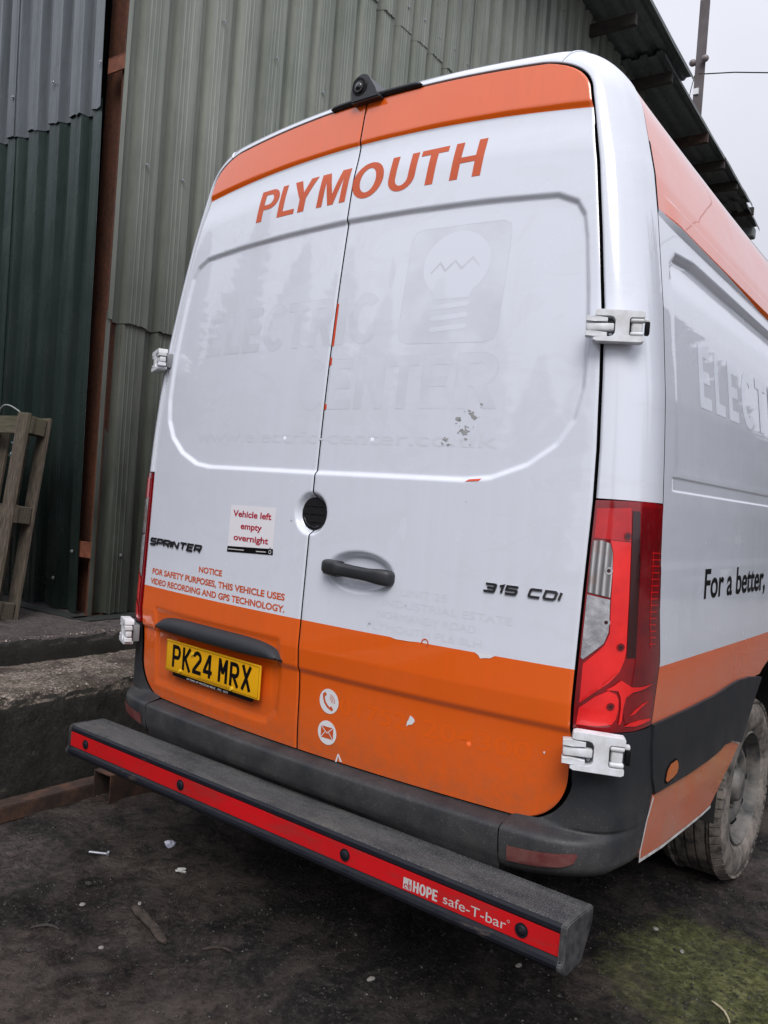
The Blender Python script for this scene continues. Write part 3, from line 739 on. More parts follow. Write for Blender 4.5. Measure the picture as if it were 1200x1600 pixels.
for k in range(62):
    a = 2*math.pi*k/62
    for sx in (-1, 1):
        rot = Matrix.Rotation(a, 3, 'X')
        c = rot @ Vector((sx*.0935, 0, .3385)); m = rot @ Matrix.Rotation(sx*R(28), 3, 'Y')
        box(bm, c, (.040, .0275, .010), m)
me_block = part_mesh('tread_block', bm, M['tread'], False)
bm = bmesh.new()       # deep dished steel rim (van rear) seen from outboard
lathe(bm, [(.094,.214),(.104,.217),(.106,.210),(.096,.203),(.070,.199),(.048,.193),(.040,.184),(.044,.172),(.058,.156),(.070,.140),(.072,.120),(.060,.100),(.052,.084),(.052,.066),(.082,.058),(.090,.050),(.092,.0)], 72)
lathe(bm, [(.004,.185),(-.09,.19),(-.1,.215)], 48)
me_rim = part_mesh('rim', bm, M['rim'], True, 45)
bm = bmesh.new()
for k in range(1):
    a = 2*math.pi*k/10; c = Vector((.0545, .160*math.cos(a), .160*math.sin(a))); n_ = Vector((1, .85*math.cos(a), .85*math.sin(a))).normalized()
    cyl(bm, c-n_*.002, c+n_*.009, .019, .016, seg=14)
me_hole = part_mesh('rim_slot', bm, M['black'], False)
bm = bmesh.new()
for k in range(1):
    a = 2*math.pi*(k+.5)/6; cyl(bm, (.048, .078*math.cos(a), .078*math.sin(a)), (.068, .078*math.cos(a), .078*math.sin(a)), .011, seg=6)
me_nut = part_mesh('wheel_nut', bm, M['rim'], False)
for x, yc, sgn in ((.8225, 1.58, 1), (-.8225, 1.58, -1), (.8225, 5.9, 1), (-.8225, 5.9, -1)):
    w = make_wheel((x, yc, .385), sgn)
    for nm, me in (('tyre', me_tyre), ('tread', me_tread), ('tread_block', me_block), ('rim', me_rim)):
        o = bpy.data.objects.new(nm, me); link(o, w)
        if nm == 'tread_block': o['kind'] = 'stuff'
    for k in range(10):
        o = bpy.data.objects.new('rim_slot', me_hole); link(o, w); o.rotation_euler = (2*math.pi*k/10, 0, 0)
    for k in range(6):
        o = bpy.data.objects.new('wheel_nut', me_nut); link(o, w); o.rotation_euler = (2*math.pi*k/6, 0, 0)

# --- bumper
def bump_in(z):
    r = .13
    if z > .737: return float(hw(z))+.0045
    if z > .612: d = z-.607; return float(hw(z))-r+math.sqrt(max(0, r*r-(r-d)**2))+.008
    return .735
rowsz = [.861,.85,.82,.78,.74,.72,.70,.68,.665,.65,.64,.632,.625,.620,.616,.612]
def yridge(x): return -.018+.06*x*x
for sgn in (-1, 1):
    rows = []; S = np.linspace(0, 1, 34)
    def brow(z, xin, yin, px, py, ex, ey):
        D_ = np.array([xin, yin, z]); P_ = np.array([px, py, z]); E_ = np.array([ex, ey, z]); s = S[:, None]
        w = 1.35
        return ((1-s)**2*D_+2*w*s*(1-s)*P_+s*s*E_)/((1-s)**2+2*w*s*(1-s)+s*s)
    for z in rowsz:
        f = float(sstep(.80, .60, 1.4-z)) if False else float(np.clip((.80-z)/.20, 0, 1))**1.6
        xin = bump_in(z)
        rows.append(brow(z, xin, float(y0(xin, z))+.006*(1-f)-.0*f, float(wside(z))+.004+.004*f, float(y0(.99, z))-.055*f, float(wside(z))+.003, float(yseam(z))-.002))
    xr = .729; yr_ = yridge(xr)
    for z, yi, pf in ((.607, .072, .062), (.603, .055, .066), (.598, .028, .075), (.592, yr_+.003, .082), (.583, yr_, .086), (.555, yr_+.002, .086), (.52, yr_+.006, .080), (.50, yr_+.014, .070), (.485, yr_+.028, .052), (.472, yr_+.055, .03), (.466, yr_+.12, .0)):
        rows.append(brow(z, xr, yi, float(wside(z))+.006, float(y0(.99, .6))-pf, float(wside(z))+.003-max(0, .50-z)*1.2, float(yseam(max(z, .5)))-.002))
    P = np.array(rows)
    # low edge sweeps up towards the side
    P[..., 2] += np.where(P[..., 2] < .56, (.56-P[..., 2])*.45*np.clip((P[..., 0]-.75)/.25, 0, 1), 0)
    P[..., 0] *= sgn
    grid_mesh('bumper_corner', P, M['plastic'], flip=(sgn < 0), **V())
    # inner return plus seam to the side cladding
    q = P[:, -1]; vs = np.concatenate([q, q*[.97, 1, 1]+[0, .01, 0]]); n = len(q)
    mesh_obj('bumper_seam', vs, [(i, i+1, n+i+1, n+i) for i in range(n-1)], M['black'], van, VO)
    top = P[0]; vs = np.concatenate([top, top*[.93, 1, 1]+[0, .04, 0]]); n = len(top)
    mesh_obj('bumper_lip', vs, [(i, i+1, n+i+1, n+i) for i in range(n-1)], M['plastic'], van, VO)
    # reflector, sunk in the lower corner
    PR = P.copy(); zr = PR[16:, :, 2]
    def refl(u, v, d=0, sgn=sgn, P=P):
        s = u*33; i = min(int(s), 32); f = s-i; z = v
        colp = P[16:, i]*(1-f)+P[16:, i+1]*f; zz = colp[:, 2]; k = np.argsort(zz)
        return (float(np.interp(z, zz[k], colp[k, 0])), float(np.interp(z, zz[k], colp[k, 1]))-.004-d, z)
    patch('reflector', [(.035,.513),(.035,.553),(.20,.560),(.40,.570),(.425,.566),(.40,.545),(.33,.533),(.18,.520)], refl, M['reflector'], van, VO, .03)
    bm = fill_poly([circ(0, 0, 1, 1, 8)], 9); bm.free()
xs = np.linspace(-.726, .726, 70); rows = []
for dz, f in ((.602, lambda x: y0(x, .6)+.03), (.6035, lambda x: y0(x, .6)+.004), (.602, lambda x: y0(x, .6)-.012), (.596, lambda x: yridge(x)+.012), (.591, lambda x: yridge(x)+.003), (.584, lambda x: yridge(x)), (.56, lambda x: yridge(x)+.001), (.53, lambda x: yridge(x)+.004), (.508, lambda x: yridge(x)+.012), (.495, lambda x: np.maximum(yridge(x)+.020, .020)), (.40, lambda x: np.maximum(yridge(x)+.030, .035)), (.39, lambda x: yridge(x)+.15)):
    rows.append(np.stack([xs, f(xs), np.full_like(xs, dz)], -1))
grid_mesh('bumper_centre', np.array(rows), M['plastic'], **V())

# --- side cladding, lower panel, marker
for sgn in (-1, 1):
    def fs(off, sgn=sgn):
        return lambda y, z, d=0: (sgn*(float(wside(z))+off+d+.006*float(sstep(1.0, 1.36, y))*0), y, z)
    def slab2(name, poly, off, th, mat, ml=.04, bev=True):
        bm = fill_poly([poly], ml)
        bnd = [e for e in bm.edges if e.is_boundary]
        r = bmesh.ops.extrude_edge_only(bm, edges=bnd); ev = {v for v in r['geom'] if isinstance(v, bmesh.types.BMVert)}
        for v in bm.verts: v.co.z = -th if v in ev else 0
        map_bm(bm, fs(off)); bm_obj(name, bm, mat, smooth=True, angle=35, **V())
    clad = [(.280,.866),(.286,.80),(.31,.72),(.338,.676),(.48,.671),(.635,.668),(.80,.670),(.916,.677),(.97,.688),(1.06,.682),(1.165,.655),(1.22,.715),(1.29,.79),(1.362,.856),(1.20,.876),(1.05,.882),(.95,.877),(.80,.868),(.55,.865)]
    slab2('side_cladding', clad, .009, .03, M['plastic'])
    low = [(.343,.668),(.635,.661),(.80,.663),(.916,.670),(.97,.681),(1.06,.676),(1.158,.650),(1.10,.615),(1.02,.575),(.95,.535),(.896,.504),(.80,.500),(.676,.500),(.459,.502),(.30,.512),(.285,.53),(.30,.60)]
    slab2('lower_panel', low, .002, .03, M['side'])
    if True:
        strokes('panel_lip', [[(.340,.664),(.305,.61),(.284,.535),(.288,.510),(.459,.499),(.676,.497),(.80,.497),(.893,.501)]], .009, fs(.004), M['white_lip'], van, VO, .05)
    patch('side_marker', [(.400,.698),(.408,.722),(.43,.735),(.478,.737),(.492,.726),(.497,.712),(.488,.698),(.46,.692),(.415,.689)], fs(.0125), M['marker'], van, VO)
    strokes('marker_rim', [[(.397,.697),(.405,.723),(.43,.738),(.479,.740),(.495,.728),(.500,.712),(.491,.696),(.46,.689),(.413,.686)]], .004, fs(.011), M['black'], van, VO, closed=True)

# sill between the axles
for sgn in (-1, 1):
    bm = bmesh.new(); box(bm, (sgn*.965, 3.62, .775), (.05, 3.16, .185), None, .012, 2); bm_obj('side_cladding', bm, M['plastic'], smooth=True, angle=40, **V())
    bm = bmesh.new(); box(bm, (sgn*.955, 3.62, .585), (.05, 3.10, .190), None, .012, 2); bm_obj('lower_panel', bm, M['side'], smooth=True, angle=40, **V())

# --- tail lights
for sgn in (-1, 1):
    tl = bpy.data.objects.new('tail_light', None); link(tl, van, VO); tl.location = (sgn*.95, .12-3.0, 1.15-GZ)
    TO = (-sgn*.95, -.12, -1.15)
    def ft(off, sgn=sgn):
        def f(s, z, d=0):
            p = blend_side(z, np.array([max(0., min(1., s))]), off+d)[0]; return (p[0]*sgn, p[1], p[2])
        return f
    rim = [(0,.866),(.3,.864),(.7,.864),(.985,.868),(.985,1.0),(.985,1.2),(.985,1.426),(.75,1.430),(.44,1.428),(.2,1.427),(0,1.425),(0,1.2),(0,1.0)]
    bm = fill_poly([rim], .045); bnd = [e for e in bm.edges if e.is_boundary]
    r = bmesh.ops.extrude_edge_only(bm, edges=bnd); ev = {v for v in r['geom'] if isinstance(v, bmesh.types.BMVert)}
    for v in bm.verts: v.co.z = -.03 if v in ev else 0
    map_bm(bm, ft(.004)); o = bm_obj('lens_housing', bm, M['lens_deep'], tl, TO, smooth=True, angle=40)
    def tp(name, poly, off, mat, ml=.035):
        return patch(name, poly, ft(off), mat, tl, TO, ml)
    tp('outer_lens', [(.57,.90),(.97,.895),(.975,1.0),(.972,1.2),(.972,1.415),(.60,1.418),(.62,1.27),(.62,1.04)], .0052, M['lens_dark'])
    tp('smoked_band', [(.505,1.046),(.618,1.046),(.612,1.275),(.562,1.405),(.458,1.405),(.478,1.314),(.498,1.19)], .0056, M['lens_band'])
    tp('top_lens', [(.025,1.405),(.43,1.412),(.455,1.36),(.462,1.330),(.03,1.333)], .0056, M['lens_red'])
    tp('brake_lens', [(.21,1.330),(.462,1.328),(.485,1.19),(.49,1.063),(.475,1.040),(.43,1.012),(.34,.987),(.20,.962),(.05,.930),(.045,1.025),(.24,1.074),(.292,1.105),(.275,1.188),(.272,1.235),(.255,1.30)], .0060, M['lens_bright'])
    tp('lower_lens', [(.03,.876),(.25,.878),(.40,.884),(.445,.897),(.465,.92),(.455,.945),(.42,.958),(.33,.966),(.20,.950),(.05,.918)], .0060, M['lens_bright'])
    tp('corner_lens', [(.56,.885),(.93,.890),(.95,.93),(.87,.963),(.56,.955),(.50,.93)], .0058, M['lens_deep'])
    tp('indicator_lens', [(.018,1.200),(.262,1.192),(.262,1.25),(.248,1.300),(.21,1.322),(.12,1.328),(.018,1.326)], .0064, M['lens_clear'])
    tp('reversing_lens', [(.018,1.194),(.264,1.186),(.275,1.13),(.275,1.108),(.235,1.080),(.04,1.036),(.018,1.04)], .0064, M['lens_silver'])
    for pl_ in ([(.30,.968),(.38,.978),(.46,.992),(.52,.984),(.60,.974),(.72,.972),(.90,.975),(.78,.966),(.62,.961),(.54,.950),(.52,.925),(.515,.895),(.50,.884),(.475,.884),(.485,.90),(.490,.925),(.475,.950),(.44,.966),(.38,.967)],
            [(.55,.879),(.62,.886),(.75,.890),(.92,.888),(.94,.882),(.70,.876)], [(.60,.903),(.68,.918),(.78,.930),(.86,.932),(.76,.921),(.68,.908)]):
        patch('reflector_blade', pl_, ft(.0068), M['lens_bright'], tl, TO, .03)
    bm = bmesh.new()
    for k in range(15):
        z = 1.305-k*.0163; s0 = .79 if k < 12 else .80
        for q in stroke_polys([(s0, z), (.955-.004*k, z-.0008)], .0032): bm.faces.new([bm.verts.new((p.x, p.y, 0)) for p in q])
        for q in stroke_polys([(s0+.02, z+.004), (s0+.02, z-.012)], .009): bm.faces.new([bm.verts.new((p.x, p.y, .0003)) for p in q])
    refine(bm, .04); map_bm(bm, ft(.0060)); o = bm_obj('lens_ribs', bm, M['lens_red'], tl, TO); o['kind'] = 'stuff'
    for s_, z_ in ((.41,1.343),(.22,1.256),(.24,1.131),(.42,1.073),(.37,.928)):
        patch('bulb_holder', circ(s_, z_, .045, .0095, 14), ft(.0078), M['lens_dark'] if s_ > .3 else M['lens_silver'], tl, TO, .03)
        patch('bulb_tip', circ(s_, z_, .022, .0048, 10), ft(.0082), M['lens_band'], tl, TO, .03)

# --- hinges
def rrect(x0, x1, z0, z1, r, n=5):
    return [(x1-r+r*math.cos(R(a)), z1-r+r*math.sin(R(a))) for a in np.linspace(0, 90, n)]+[(x0+r+r*math.cos(R(a)), z1-r+r*math.sin(R(a))) for a in np.linspace(90, 180, n)]+[(x0+r+r*math.cos(R(a)), z0+r+r*math.sin(R(a))) for a in np.linspace(180, 270, n)]+[(x1-r+r*math.cos(R(a)), z0+r+r*math.sin(R(a))) for a in np.linspace(270, 360, n)]
def hinge(zc, sgn, low):
    org = Vector((sgn*(.930 if low else .888), .078 if low else .111, zc)); ang = R(27 if low else 25)
    h = bpy.data.objects.new('door_hinge', None); link(h, van, (org.x, org.y-3.0, org.z-GZ))
    rot = Matrix.Rotation(ang, 3, 'Z'); K = 1.0 if low else .84
    def fin(name, bm, mat):
        for v in bm.verts: v.co.x *= (1.0 if low else .95); v.co.z *= K; v.co = rot @ v.co; v.co.x *= sgn
        bm_obj(name, bm, mat, h, smooth=True, angle=40)
    def plate(name, rings, y0_, th, mat, bev=.003):
        bm = fill_poly(rings, 9)
        for v in bm.verts: v.co = Vector((v.co.x, y0_, v.co.y))
        r = bmesh.ops.extrude_face_region(bm, geom=bm.faces[:]); bmesh.ops.translate(bm, verts=[v for v in r['geom'] if isinstance(v, bmesh.types.BMVert)], vec=(0, th, 0))
        es = [e for e in bm.edges if len(e.link_faces) == 2 and e.calc_face_angle(0) > R(60) and abs(e.verts[0].co.y-y0_) < 1e-5 and abs(e.verts[1].co.y-y0_) < 1e-5]
        bmesh.ops.bevel(bm, geom=es, offset=bev, segments=3, affect='EDGES', clamp_overlap=True)
        fin(name, bm, mat)
    # open frame: left window for the arms, right bay for the pin
    out_ = [(.073,.040),(.068,.045),(-.040,.049),(-.048,.046),(-.050,.040),(-.050,.031),(-.040,.029),(-.012,.029),(-.004,.026),(.001,.018),(.001,-.019),(-.004,-.027),(-.012,-.030),(-.044,-.030),(-.052,-.033),(-.052,-.040),(-.044,-.044),(.066,-.046),(.073,-.042),(.073,-.031),(.070,-.028),(.040,-.028),(.036,-.024),(.036,.020),(.040,.025),(.070,.025),(.073,.028)]
    plate('hinge_frame', [out_], -.034, .034, M['hinge'], .004)
    for z, hh in ((.0175, .008), (-.021, .008)):
        bm = bmesh.new(); box(bm, (.055, -.024, z), (.034, .020, .012), None, .005, 3); fin('hinge_barrel', bm, M['hinge'])
    bm = bmesh.new(); box(bm, (.055, -.019, -.002), (.028, .020, .030), None, .006, 3); fin('hinge_barrel', bm, M['hinge'])
    for z, t_, w_ in ((.0205, .0155, .056), (-.0225, .0155, .056)):
        bm = bmesh.new()
        pr = [(-.072, z-t_/2*.9), (-.072, z+t_/2*.9), (-.052, z+t_/2), (-.018, z+t_/2*.55), (-.018, z-t_/2*.9), (-.05, z-t_/2)]
        b2 = fill_poly([pr], 9)
        for v in b2.verts: v.co = Vector((v.co.x, -.036+.004*(v.co.x > -.03), v.co.y))
        r = bmesh.ops.extrude_face_region(b2, geom=b2.faces[:]); bmesh.ops.translate(b2, verts=[v for v in r['geom'] if isinstance(v, bmesh.types.BMVert)], vec=(0, .028, 0))
        bmesh.ops.bevel(b2, geom=[e for e in b2.edges if len(e.link_faces) == 2 and e.calc_face_angle(0) > R(25)], offset=.0015, segments=1, affect='EDGES', clamp_overlap=True); fin('hinge_arm', b2, M['hinge']); bm.free()
    bm = bmesh.new(); box(bm, (-.036, -.020, -.001), (.070, .022, .021), None, .004, 2); fin('hinge_arm', bm, M['hinge'])
    bm = bmesh.new(); box(bm, (.0805, -.014, -.002), (.012, .026, .036), None, .003, 2); fin('hinge_cap', bm, M['black'])
    bm = bmesh.new(); box(bm, (.078, -.012, .021), (.014, .020, .010), None, .003, 2); fin('hinge_lug', bm, M['hinge'])
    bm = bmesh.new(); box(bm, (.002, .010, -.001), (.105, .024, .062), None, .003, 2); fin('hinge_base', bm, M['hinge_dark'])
    bm = bmesh.new(); cyl(bm, (-.009, -.004, -.019), (-.009, -.014, -.019), .0045, seg=8); fin('hinge_bolt', bm, M['steel'])
for sgn in (-1, 1):
    hinge(1.848, sgn, False); hinge(.822, sgn, True)

# --- roof camera over the doors
cm = bpy.data.objects.new('reversing_camera', None); link(cm, van, VO); cm.location = (.03, .14-3.0, 2.63-GZ); CO = (-.03, -.14, -2.63)
xs = np.linspace(-.142, .212, 24); rows = []
for dy, dz in ((.020,-.004),(.0,-.004),(-.016,.000),(-.018,.010),(-.006,.018),(.03,.030),(.05,.030)):
    e = np.clip((.5-np.abs((xs-.035)/.354))/.06, 0, 1)**.5
    rows.append(np.stack([xs, .150+.10*xs*xs+dy, 2.632-.1*xs*xs+dz*(.3+.7*e)], -1))
grid_mesh('camera_bracket', np.array(rows), M['badge_black'], cm, CO)
bm = bmesh.new()
prof = [(-.043,2.622),(-.0455,2.655)]+[(-.008+.0385*math.cos(R(a)), 2.668+.0395*math.sin(R(a))) for a in range(176, 22, -11)]+[(.048,2.650),(.066,2.630),(.070,2.622)]
ring0 = [bm.verts.new((x, .118, z)) for x, z in prof]; ring1 = [bm.verts.new((x*.98, .215, z-.006)) for x, z in prof]
bm.faces.new(ring0)
for i in range(len(prof)-1): bm.faces.new((ring0[i], ring0[i+1], ring1[i+1], ring1[i]))
bm.faces.new(ring1[::-1]); bm.faces.new((ring0[0], ring1[0], ring1[-1], ring0[-1]))
bmesh.ops.bevel(bm, geom=[e for e in bm.edges if abs(e.verts[0].co.y-e.verts[1].co.y) < 1e-5 and e.verts[0].co.y < .12], offset=.004, segments=2, affect='EDGES')
bm_obj('camera_housing', bm, simple('camera_grey', (.035, .036, .04), rough=.35), cm, CO, smooth=True, angle=35)
bm = bmesh.new(); cyl(bm, (-.010, .119, 2.666), (-.010, .113, 2.665), .028, .027, 28); cyl(bm, (-.010, .114, 2.665), (-.010, .110, 2.665), .019, .018, 28)
bm_obj('camera_ring', bm, M['badge_black'], cm, CO, smooth=True, angle=30)
bm = bmesh.new(); bmesh.ops.create_uvsphere(bm, u_segments=24, v_segments=12, radius=.013, matrix=Matrix.Translation((-.010, .111, 2.665)) @ Matrix.Diagonal((1, .45, 1, 1)))
bm_obj('camera_lens', bm, M['glass_dark'], cm, CO, smooth=True)

# --- round lock plate between the doors
lk = bpy.data.objects.new('lock_plate', None); link(lk, van, VO); lk.location = (0, .05-3.0, 1.33-GZ); LO = (0, -.05, -1.33)
bm = bmesh.new(); yl = float(yrear(0, 1.33))-.006; cyl(bm, (0, yl, 1.33), (0, yl+.012, 1.33), .050, .051, 40)
bm_obj('lock_disc', bm, M['badge_black'], lk, LO, smooth=True, angle=30)
bm = bmesh.new()
for dz in (-.024, 0, .024): box(bm, (0, yl-.0012, 1.33+dz), (.088-abs(dz)*.8, .003, .0026))
for dx in (-.016, .016): box(bm, (dx, yl-.0012, 1.33), (.0024, .0026, .074))
bm_obj('lock_rib', bm, M['chrome'], lk, LO)
bm = bmesh.new()
for a in range(200, 300, 10):
    cyl(bm, (.041*math.cos(R(a)), yl-.002, 1.33+.041*math.sin(R(a))), (.041*math.cos(R(a+10)), yl-.002, 1.33+.041*math.sin(R(a+10))), .0022, seg=6)
bm_obj('lock_rim', bm, M['chrome'], lk, LO)

# --- door handle
bm = bmesh.new()
secs = [(.082,.010,.010,.000),(.086,.018,.018,-.004),(.10,.0225,.022,-.010),(.14,.0235,.024,-.014),(.150,.0235,.024,-.014),(.156,.019,.020,-.015),(.20,.018,.019,-.016),(.25,.018,.019,-.014),(.29,.022,.020,-.010),(.32,.023,.020,-.006),(.331,.018,.015,-.002),(.335,.009,.008,.002)]
n = 20; prev = None
for x, hz, hy, yo in secs:
    yc = float(y0(x, 1.175))+yo-.004; zc = 1.180-.012*(x-.08)/.25
    ring = []
    for k in range(n):
        a = 2*math.pi*k/n; ca, sa = math.cos(a), math.sin(a); e = .6
        ring.append(bm.verts.new((x, yc+hy*math.copysign(abs(ca)**e, ca), zc+hz*math.copysign(abs(sa)**e, sa))))
    if prev:
        for k in range(n): bm.faces.new((prev[k], prev[(k+1) % n], ring[(k+1) % n], ring[k]))
    else: bm.faces.new(ring)
    prev = ring
bm.faces.new(prev[::-1])
bm_obj('door_handle', bm, simple('handle_plastic', (.022, .023, .026), rough=.45, bump=.2, bscale=700, bdist=.0005), smooth=True, angle=45, **V())

# --- grab strip over the number plate
bm = bmesh.new(); prev = None
for i, x in enumerate(np.linspace(-.753, -.066, 46)):
    u = (x+.41)/.3435; e = max(0, 1-abs(u)**5)**.5; zt = .868+.050*e*(1 if abs(u) < .99 else .3); zb_ = .866+.006*(1-e)
    y = float(y0(x, .88)); d = .008+.026*e
    ring = [bm.verts.new(p) for p in [(x, y+.004, zt), (x, y-d*.55, zt-.008), (x, y-d*.95, zt-.022*e-.003), (x, y-d, zb_+.008*e), (x, y-d*.8, zb_), (x, y+.004, zb_-.001)]]
    if prev:
        for k in range(6): bm.faces.new((prev[k], prev[(k+1) % 6], ring[(k+1) % 6], ring[k]))
    else: bm.faces.new(ring)
    prev = ring
bm.faces.new(prev[::-1])
bm_obj('grab_strip', bm, M['plastic'], smooth=True, angle=50, **V())

# --- number plate
npl = bpy.data.objects.new('number_plate', None); link(npl, van, VO)
PX, PZ = -.4118, .7815
tilt = math.atan((float(y0(-.15, .78))-float(y0(-.67, .78)))/.52)
npl.location = (PX, float(y0(PX, .78))-.006-3.0, PZ-GZ); npl.rotation_euler = (0, 0, tilt)
def fp(off): return lambda x, z, d=0: (x, -off-d, z)
bm = bmesh.new(); box(bm, (0, 0, 0), (.520, .008, .111), None, .0035, 3); bm_obj('plate_panel', bm, M['plate'], npl, smooth=True, angle=40)
bm = bmesh.new(); box(bm, (.0, .006, -.060), (.440, .010, .020), None, .004, 2); bm_obj('plate_surround', bm, M['black'], npl)
strokes('plate_border', [[(-.255,-.0495),(.255,-.0495),(.255,.0495),(-.255,.0495)]], .0012, fp(.0043), M['black_print'], npl, closed=True, maxlen=.2)
CW, CH, ST = .050, .079, .0135
h_ = ST/2; L_, R_, T_, B_ = h_, CW-h_, CH-h_, h_
def arc(cx, cz, r, a0, a1, n=8, rz=None): rz = rz or r; return [(cx+r*math.cos(R(a0+(a1-a0)*i/n)), cz+rz*math.sin(R(a0+(a1-a0)*i/n))) for i in range(n+1)]
pm = CH*.52
GL = {
 'P': [[(L_, 0), (L_, CH)], [(h_, T_), (R_-.013, T_)]+arc(R_-.013, (T_+pm-.006)/2, .013, 90, -90, 8, (T_-pm+.006)/2)+[(h_, pm-.006)]],
 'K': [[(L_, 0), (L_, CH)], [(R_+.001, CH+.001), (L_+.006, CH*.46)], [(L_+.011, CH*.52), (R_+.002, -.001)]],
 '2': [arc(CW/2, T_-.0165, R_-CW/2, 175, -25, 12, .0165)+[(L_+.001, B_+.006), (L_, B_)], [(L_-h_, B_), (CW, B_)]],
 '4': [[(R_-.008, 0), (R_-.008, CH)], [(R_-.010, T_+.003), (L_+.001, .0245)], [(0, .0195), (CW, .0195)]],
 'M': [[(L_, 0), (L_, CH)], [(R_, 0), (R_, CH)], [(L_+.001, CH-.004), (CW/2, CH*.38)], [(CW/2, CH*.38), (R_-.001, CH-.004)]],
 'R': [[(L_, 0), (L_, CH)], [(h_, T_), (R_-.013, T_)]+arc(R_-.013, (T_+pm-.006)/2, .013, 90, -90, 8, (T_-pm+.006)/2)+[(h_, pm-.006)], [(CW*.42, pm-.008), (R_+.001, 0)]],
 'X': [[(L_-.001, -.0005), (R_+.001, CH+.0005)], [(L_-.001, CH+.0005), (R_+.001, -.0005)]],
}
cx = -.219
for ch in 'PK24 MRX':
    if ch == ' ': cx += .022; continue
    strokes('plate_character', [[(cx+a, -.0395+.003+b) for a, b in ln] for ln in GL[ch]], ST, fp(.0045), M['black_print'], npl, maxlen=.2, label='black letter '+ch if ch.isalpha() else 'black digit '+ch)
    cx += .061
for x, z in ((-.10, .028), (-.165, -.043), (.125, -.045)):
    bm = bmesh.new(); cyl(bm, (x, -.003, z), (x, -.0105, z), .0065, .0055, 14); bm_obj('plate_screw', bm, M['yellow_cap'], npl, smooth=True, angle=30)
lettering('plate_line', '50 YEARS OF MERCEDES-BENZ  1973 - 2023', -.13, .10, -.0665, .006, fp(.0002), M['white_print'], npl, space=1.1, maxlen=.2)
lettering('plate_maker', 'WESTLANDS GARAGE LTD 01752 400', -.06, .12, -.0475, .0042, fp(.0045), simple('plate_small_print', (.20, .12, .02), rough=.5), npl, maxlen=.2)

# --- lettering and films on the rear
rear = on_rear
block_text('town_name', 'PLYMOUTH', -.440, .462, 2.3045, .110, rear(.0009), M['orange_film'], van, VO, shear=.06, fat=(.19, .155), pos=[(-.439,-.341),(-.332,-.250),(-.272,-.162),(-.145,-.022),(-.002,.118),(.140,.236),(.246,.338),(.361,.460)], label='orange PLYMOUTH lettering')
badge('model_badge', 'SPRINTER', -.852, -.508, 1.158, .028, .0066, rear(.0003), M['badge_black'], van, VO, gap=.45, label='raised SPRINTER badge')
badge('engine_badge', '315', .610, .712, 1.168, .0245, .0056, rear(.0003), M['chrome'], van, VO, gap=.42, label='chrome 315 badge')
badge('engine_badge', 'CDI', .734, .826, 1.168, .0245, .0056, rear(.0003), M['chrome'], van, VO, gap=.50, label='chrome CDI badge')
lettering('notice_heading', 'NOTICE', -.517, -.386, 1.0925, .0205, rear(.0009), M['orange_film'], van, VO, bold=.030, shear=0)
lettering('notice_line', 'FOR SAFETY PURPOSES, THIS VEHICLE USES', -.815, -.075, 1.053, .0215, rear(.0009), M['orange_film'], van, VO, bold=.030)
lettering('notice_line', 'VIDEO RECORDING AND GPS TECHNOLOGY.', -.822, -.071, 1.0165, .0215, rear(.0009), M['orange_film'], van, VO, bold=.030)
st = patch('overnight_sticker', [(-.370,1.195),(-.148,1.205),(-.150,1.337),(-.372,1.334)], rear(.0010), M['sticker'], van, VO)
patch('sticker_strip', [(-.371,1.178),(-.146,1.188),(-.147,1.207),(-.371,1.197)], rear(.0013), M['black_print'], van, VO)
lettering('sticker_line', 'Vehicle left', -.357, -.168, 1.297, .021, rear(.0016), M['red_print'], van, VO, bold=.026)
lettering('sticker_line', 'empty', -.312, -.208, 1.258, .021, rear(.0016), M['red_print'], van, VO, bold=.026)
lettering('sticker_line', 'overnight', -.343, -.172, 1.219, .021, rear(.0016), M['red_print'], van, VO, bold=.026)
lettering('strip_print', 'WHITE LIGHT AND VEHICLE SIGNS CO', -.366, -.27, 1.185, .005, rear(.0018), M['grey_print'], van, VO) if False else None
strokes('strip_print', [[(-.366,1.1875),(-.285,1.1905)], [(-.225,1.1925),(-.178,1.1945)]], .003, rear(.0018), M['grey_print'], van, VO)
strokes('strip_emblem', [circ(-.160, 1.1965, .0055, n=14)], .0018, rear(.0018), M['white_print'], van, VO, closed=True)
# phone and envelope roundels
patch('phone_roundel', circ(.124, .7795, .037, n=36), rear(.0011), M['white_print'], van, VO)
patch('mail_roundel', circ(.1225, .685, .036, n=36), rear(.0011), M['white_print'], van, VO)
strokes('phone_icon', [[(.104,.800),(.1035,.788),(.109,.774),(.120,.763),(.132,.757)]], .0075, rear(.0015), M['orange_film'], van, VO)
strokes('phone_icon', [[(.104,.8015),(.111,.7945)], [(.131,.7565),(.1385,.7625)]], .0125, rear(.0017), M['orange_film'], van, VO)
for r_ in (.010, .016, .022):
    strokes('phone_wave', [arc(.124, .779, r_, 78, -8, 8)], .0022, rear(.0015), M['orange_film'], van, VO)
patch('envelope_icon', [(.0985,.668),(.1465,.668),(.1465,.703),(.0985,.703)], rear(.0015), M['orange_film'], van, VO)
strokes('envelope_fold', [[(.0985,.7035),(.1225,.684),(.1465,.7035)], [(.0985,.6675),(.116,.6875)], [(.1465,.6675),(.129,.6875)]], .0024, rear(.0019), M['white_print'], van, VO)
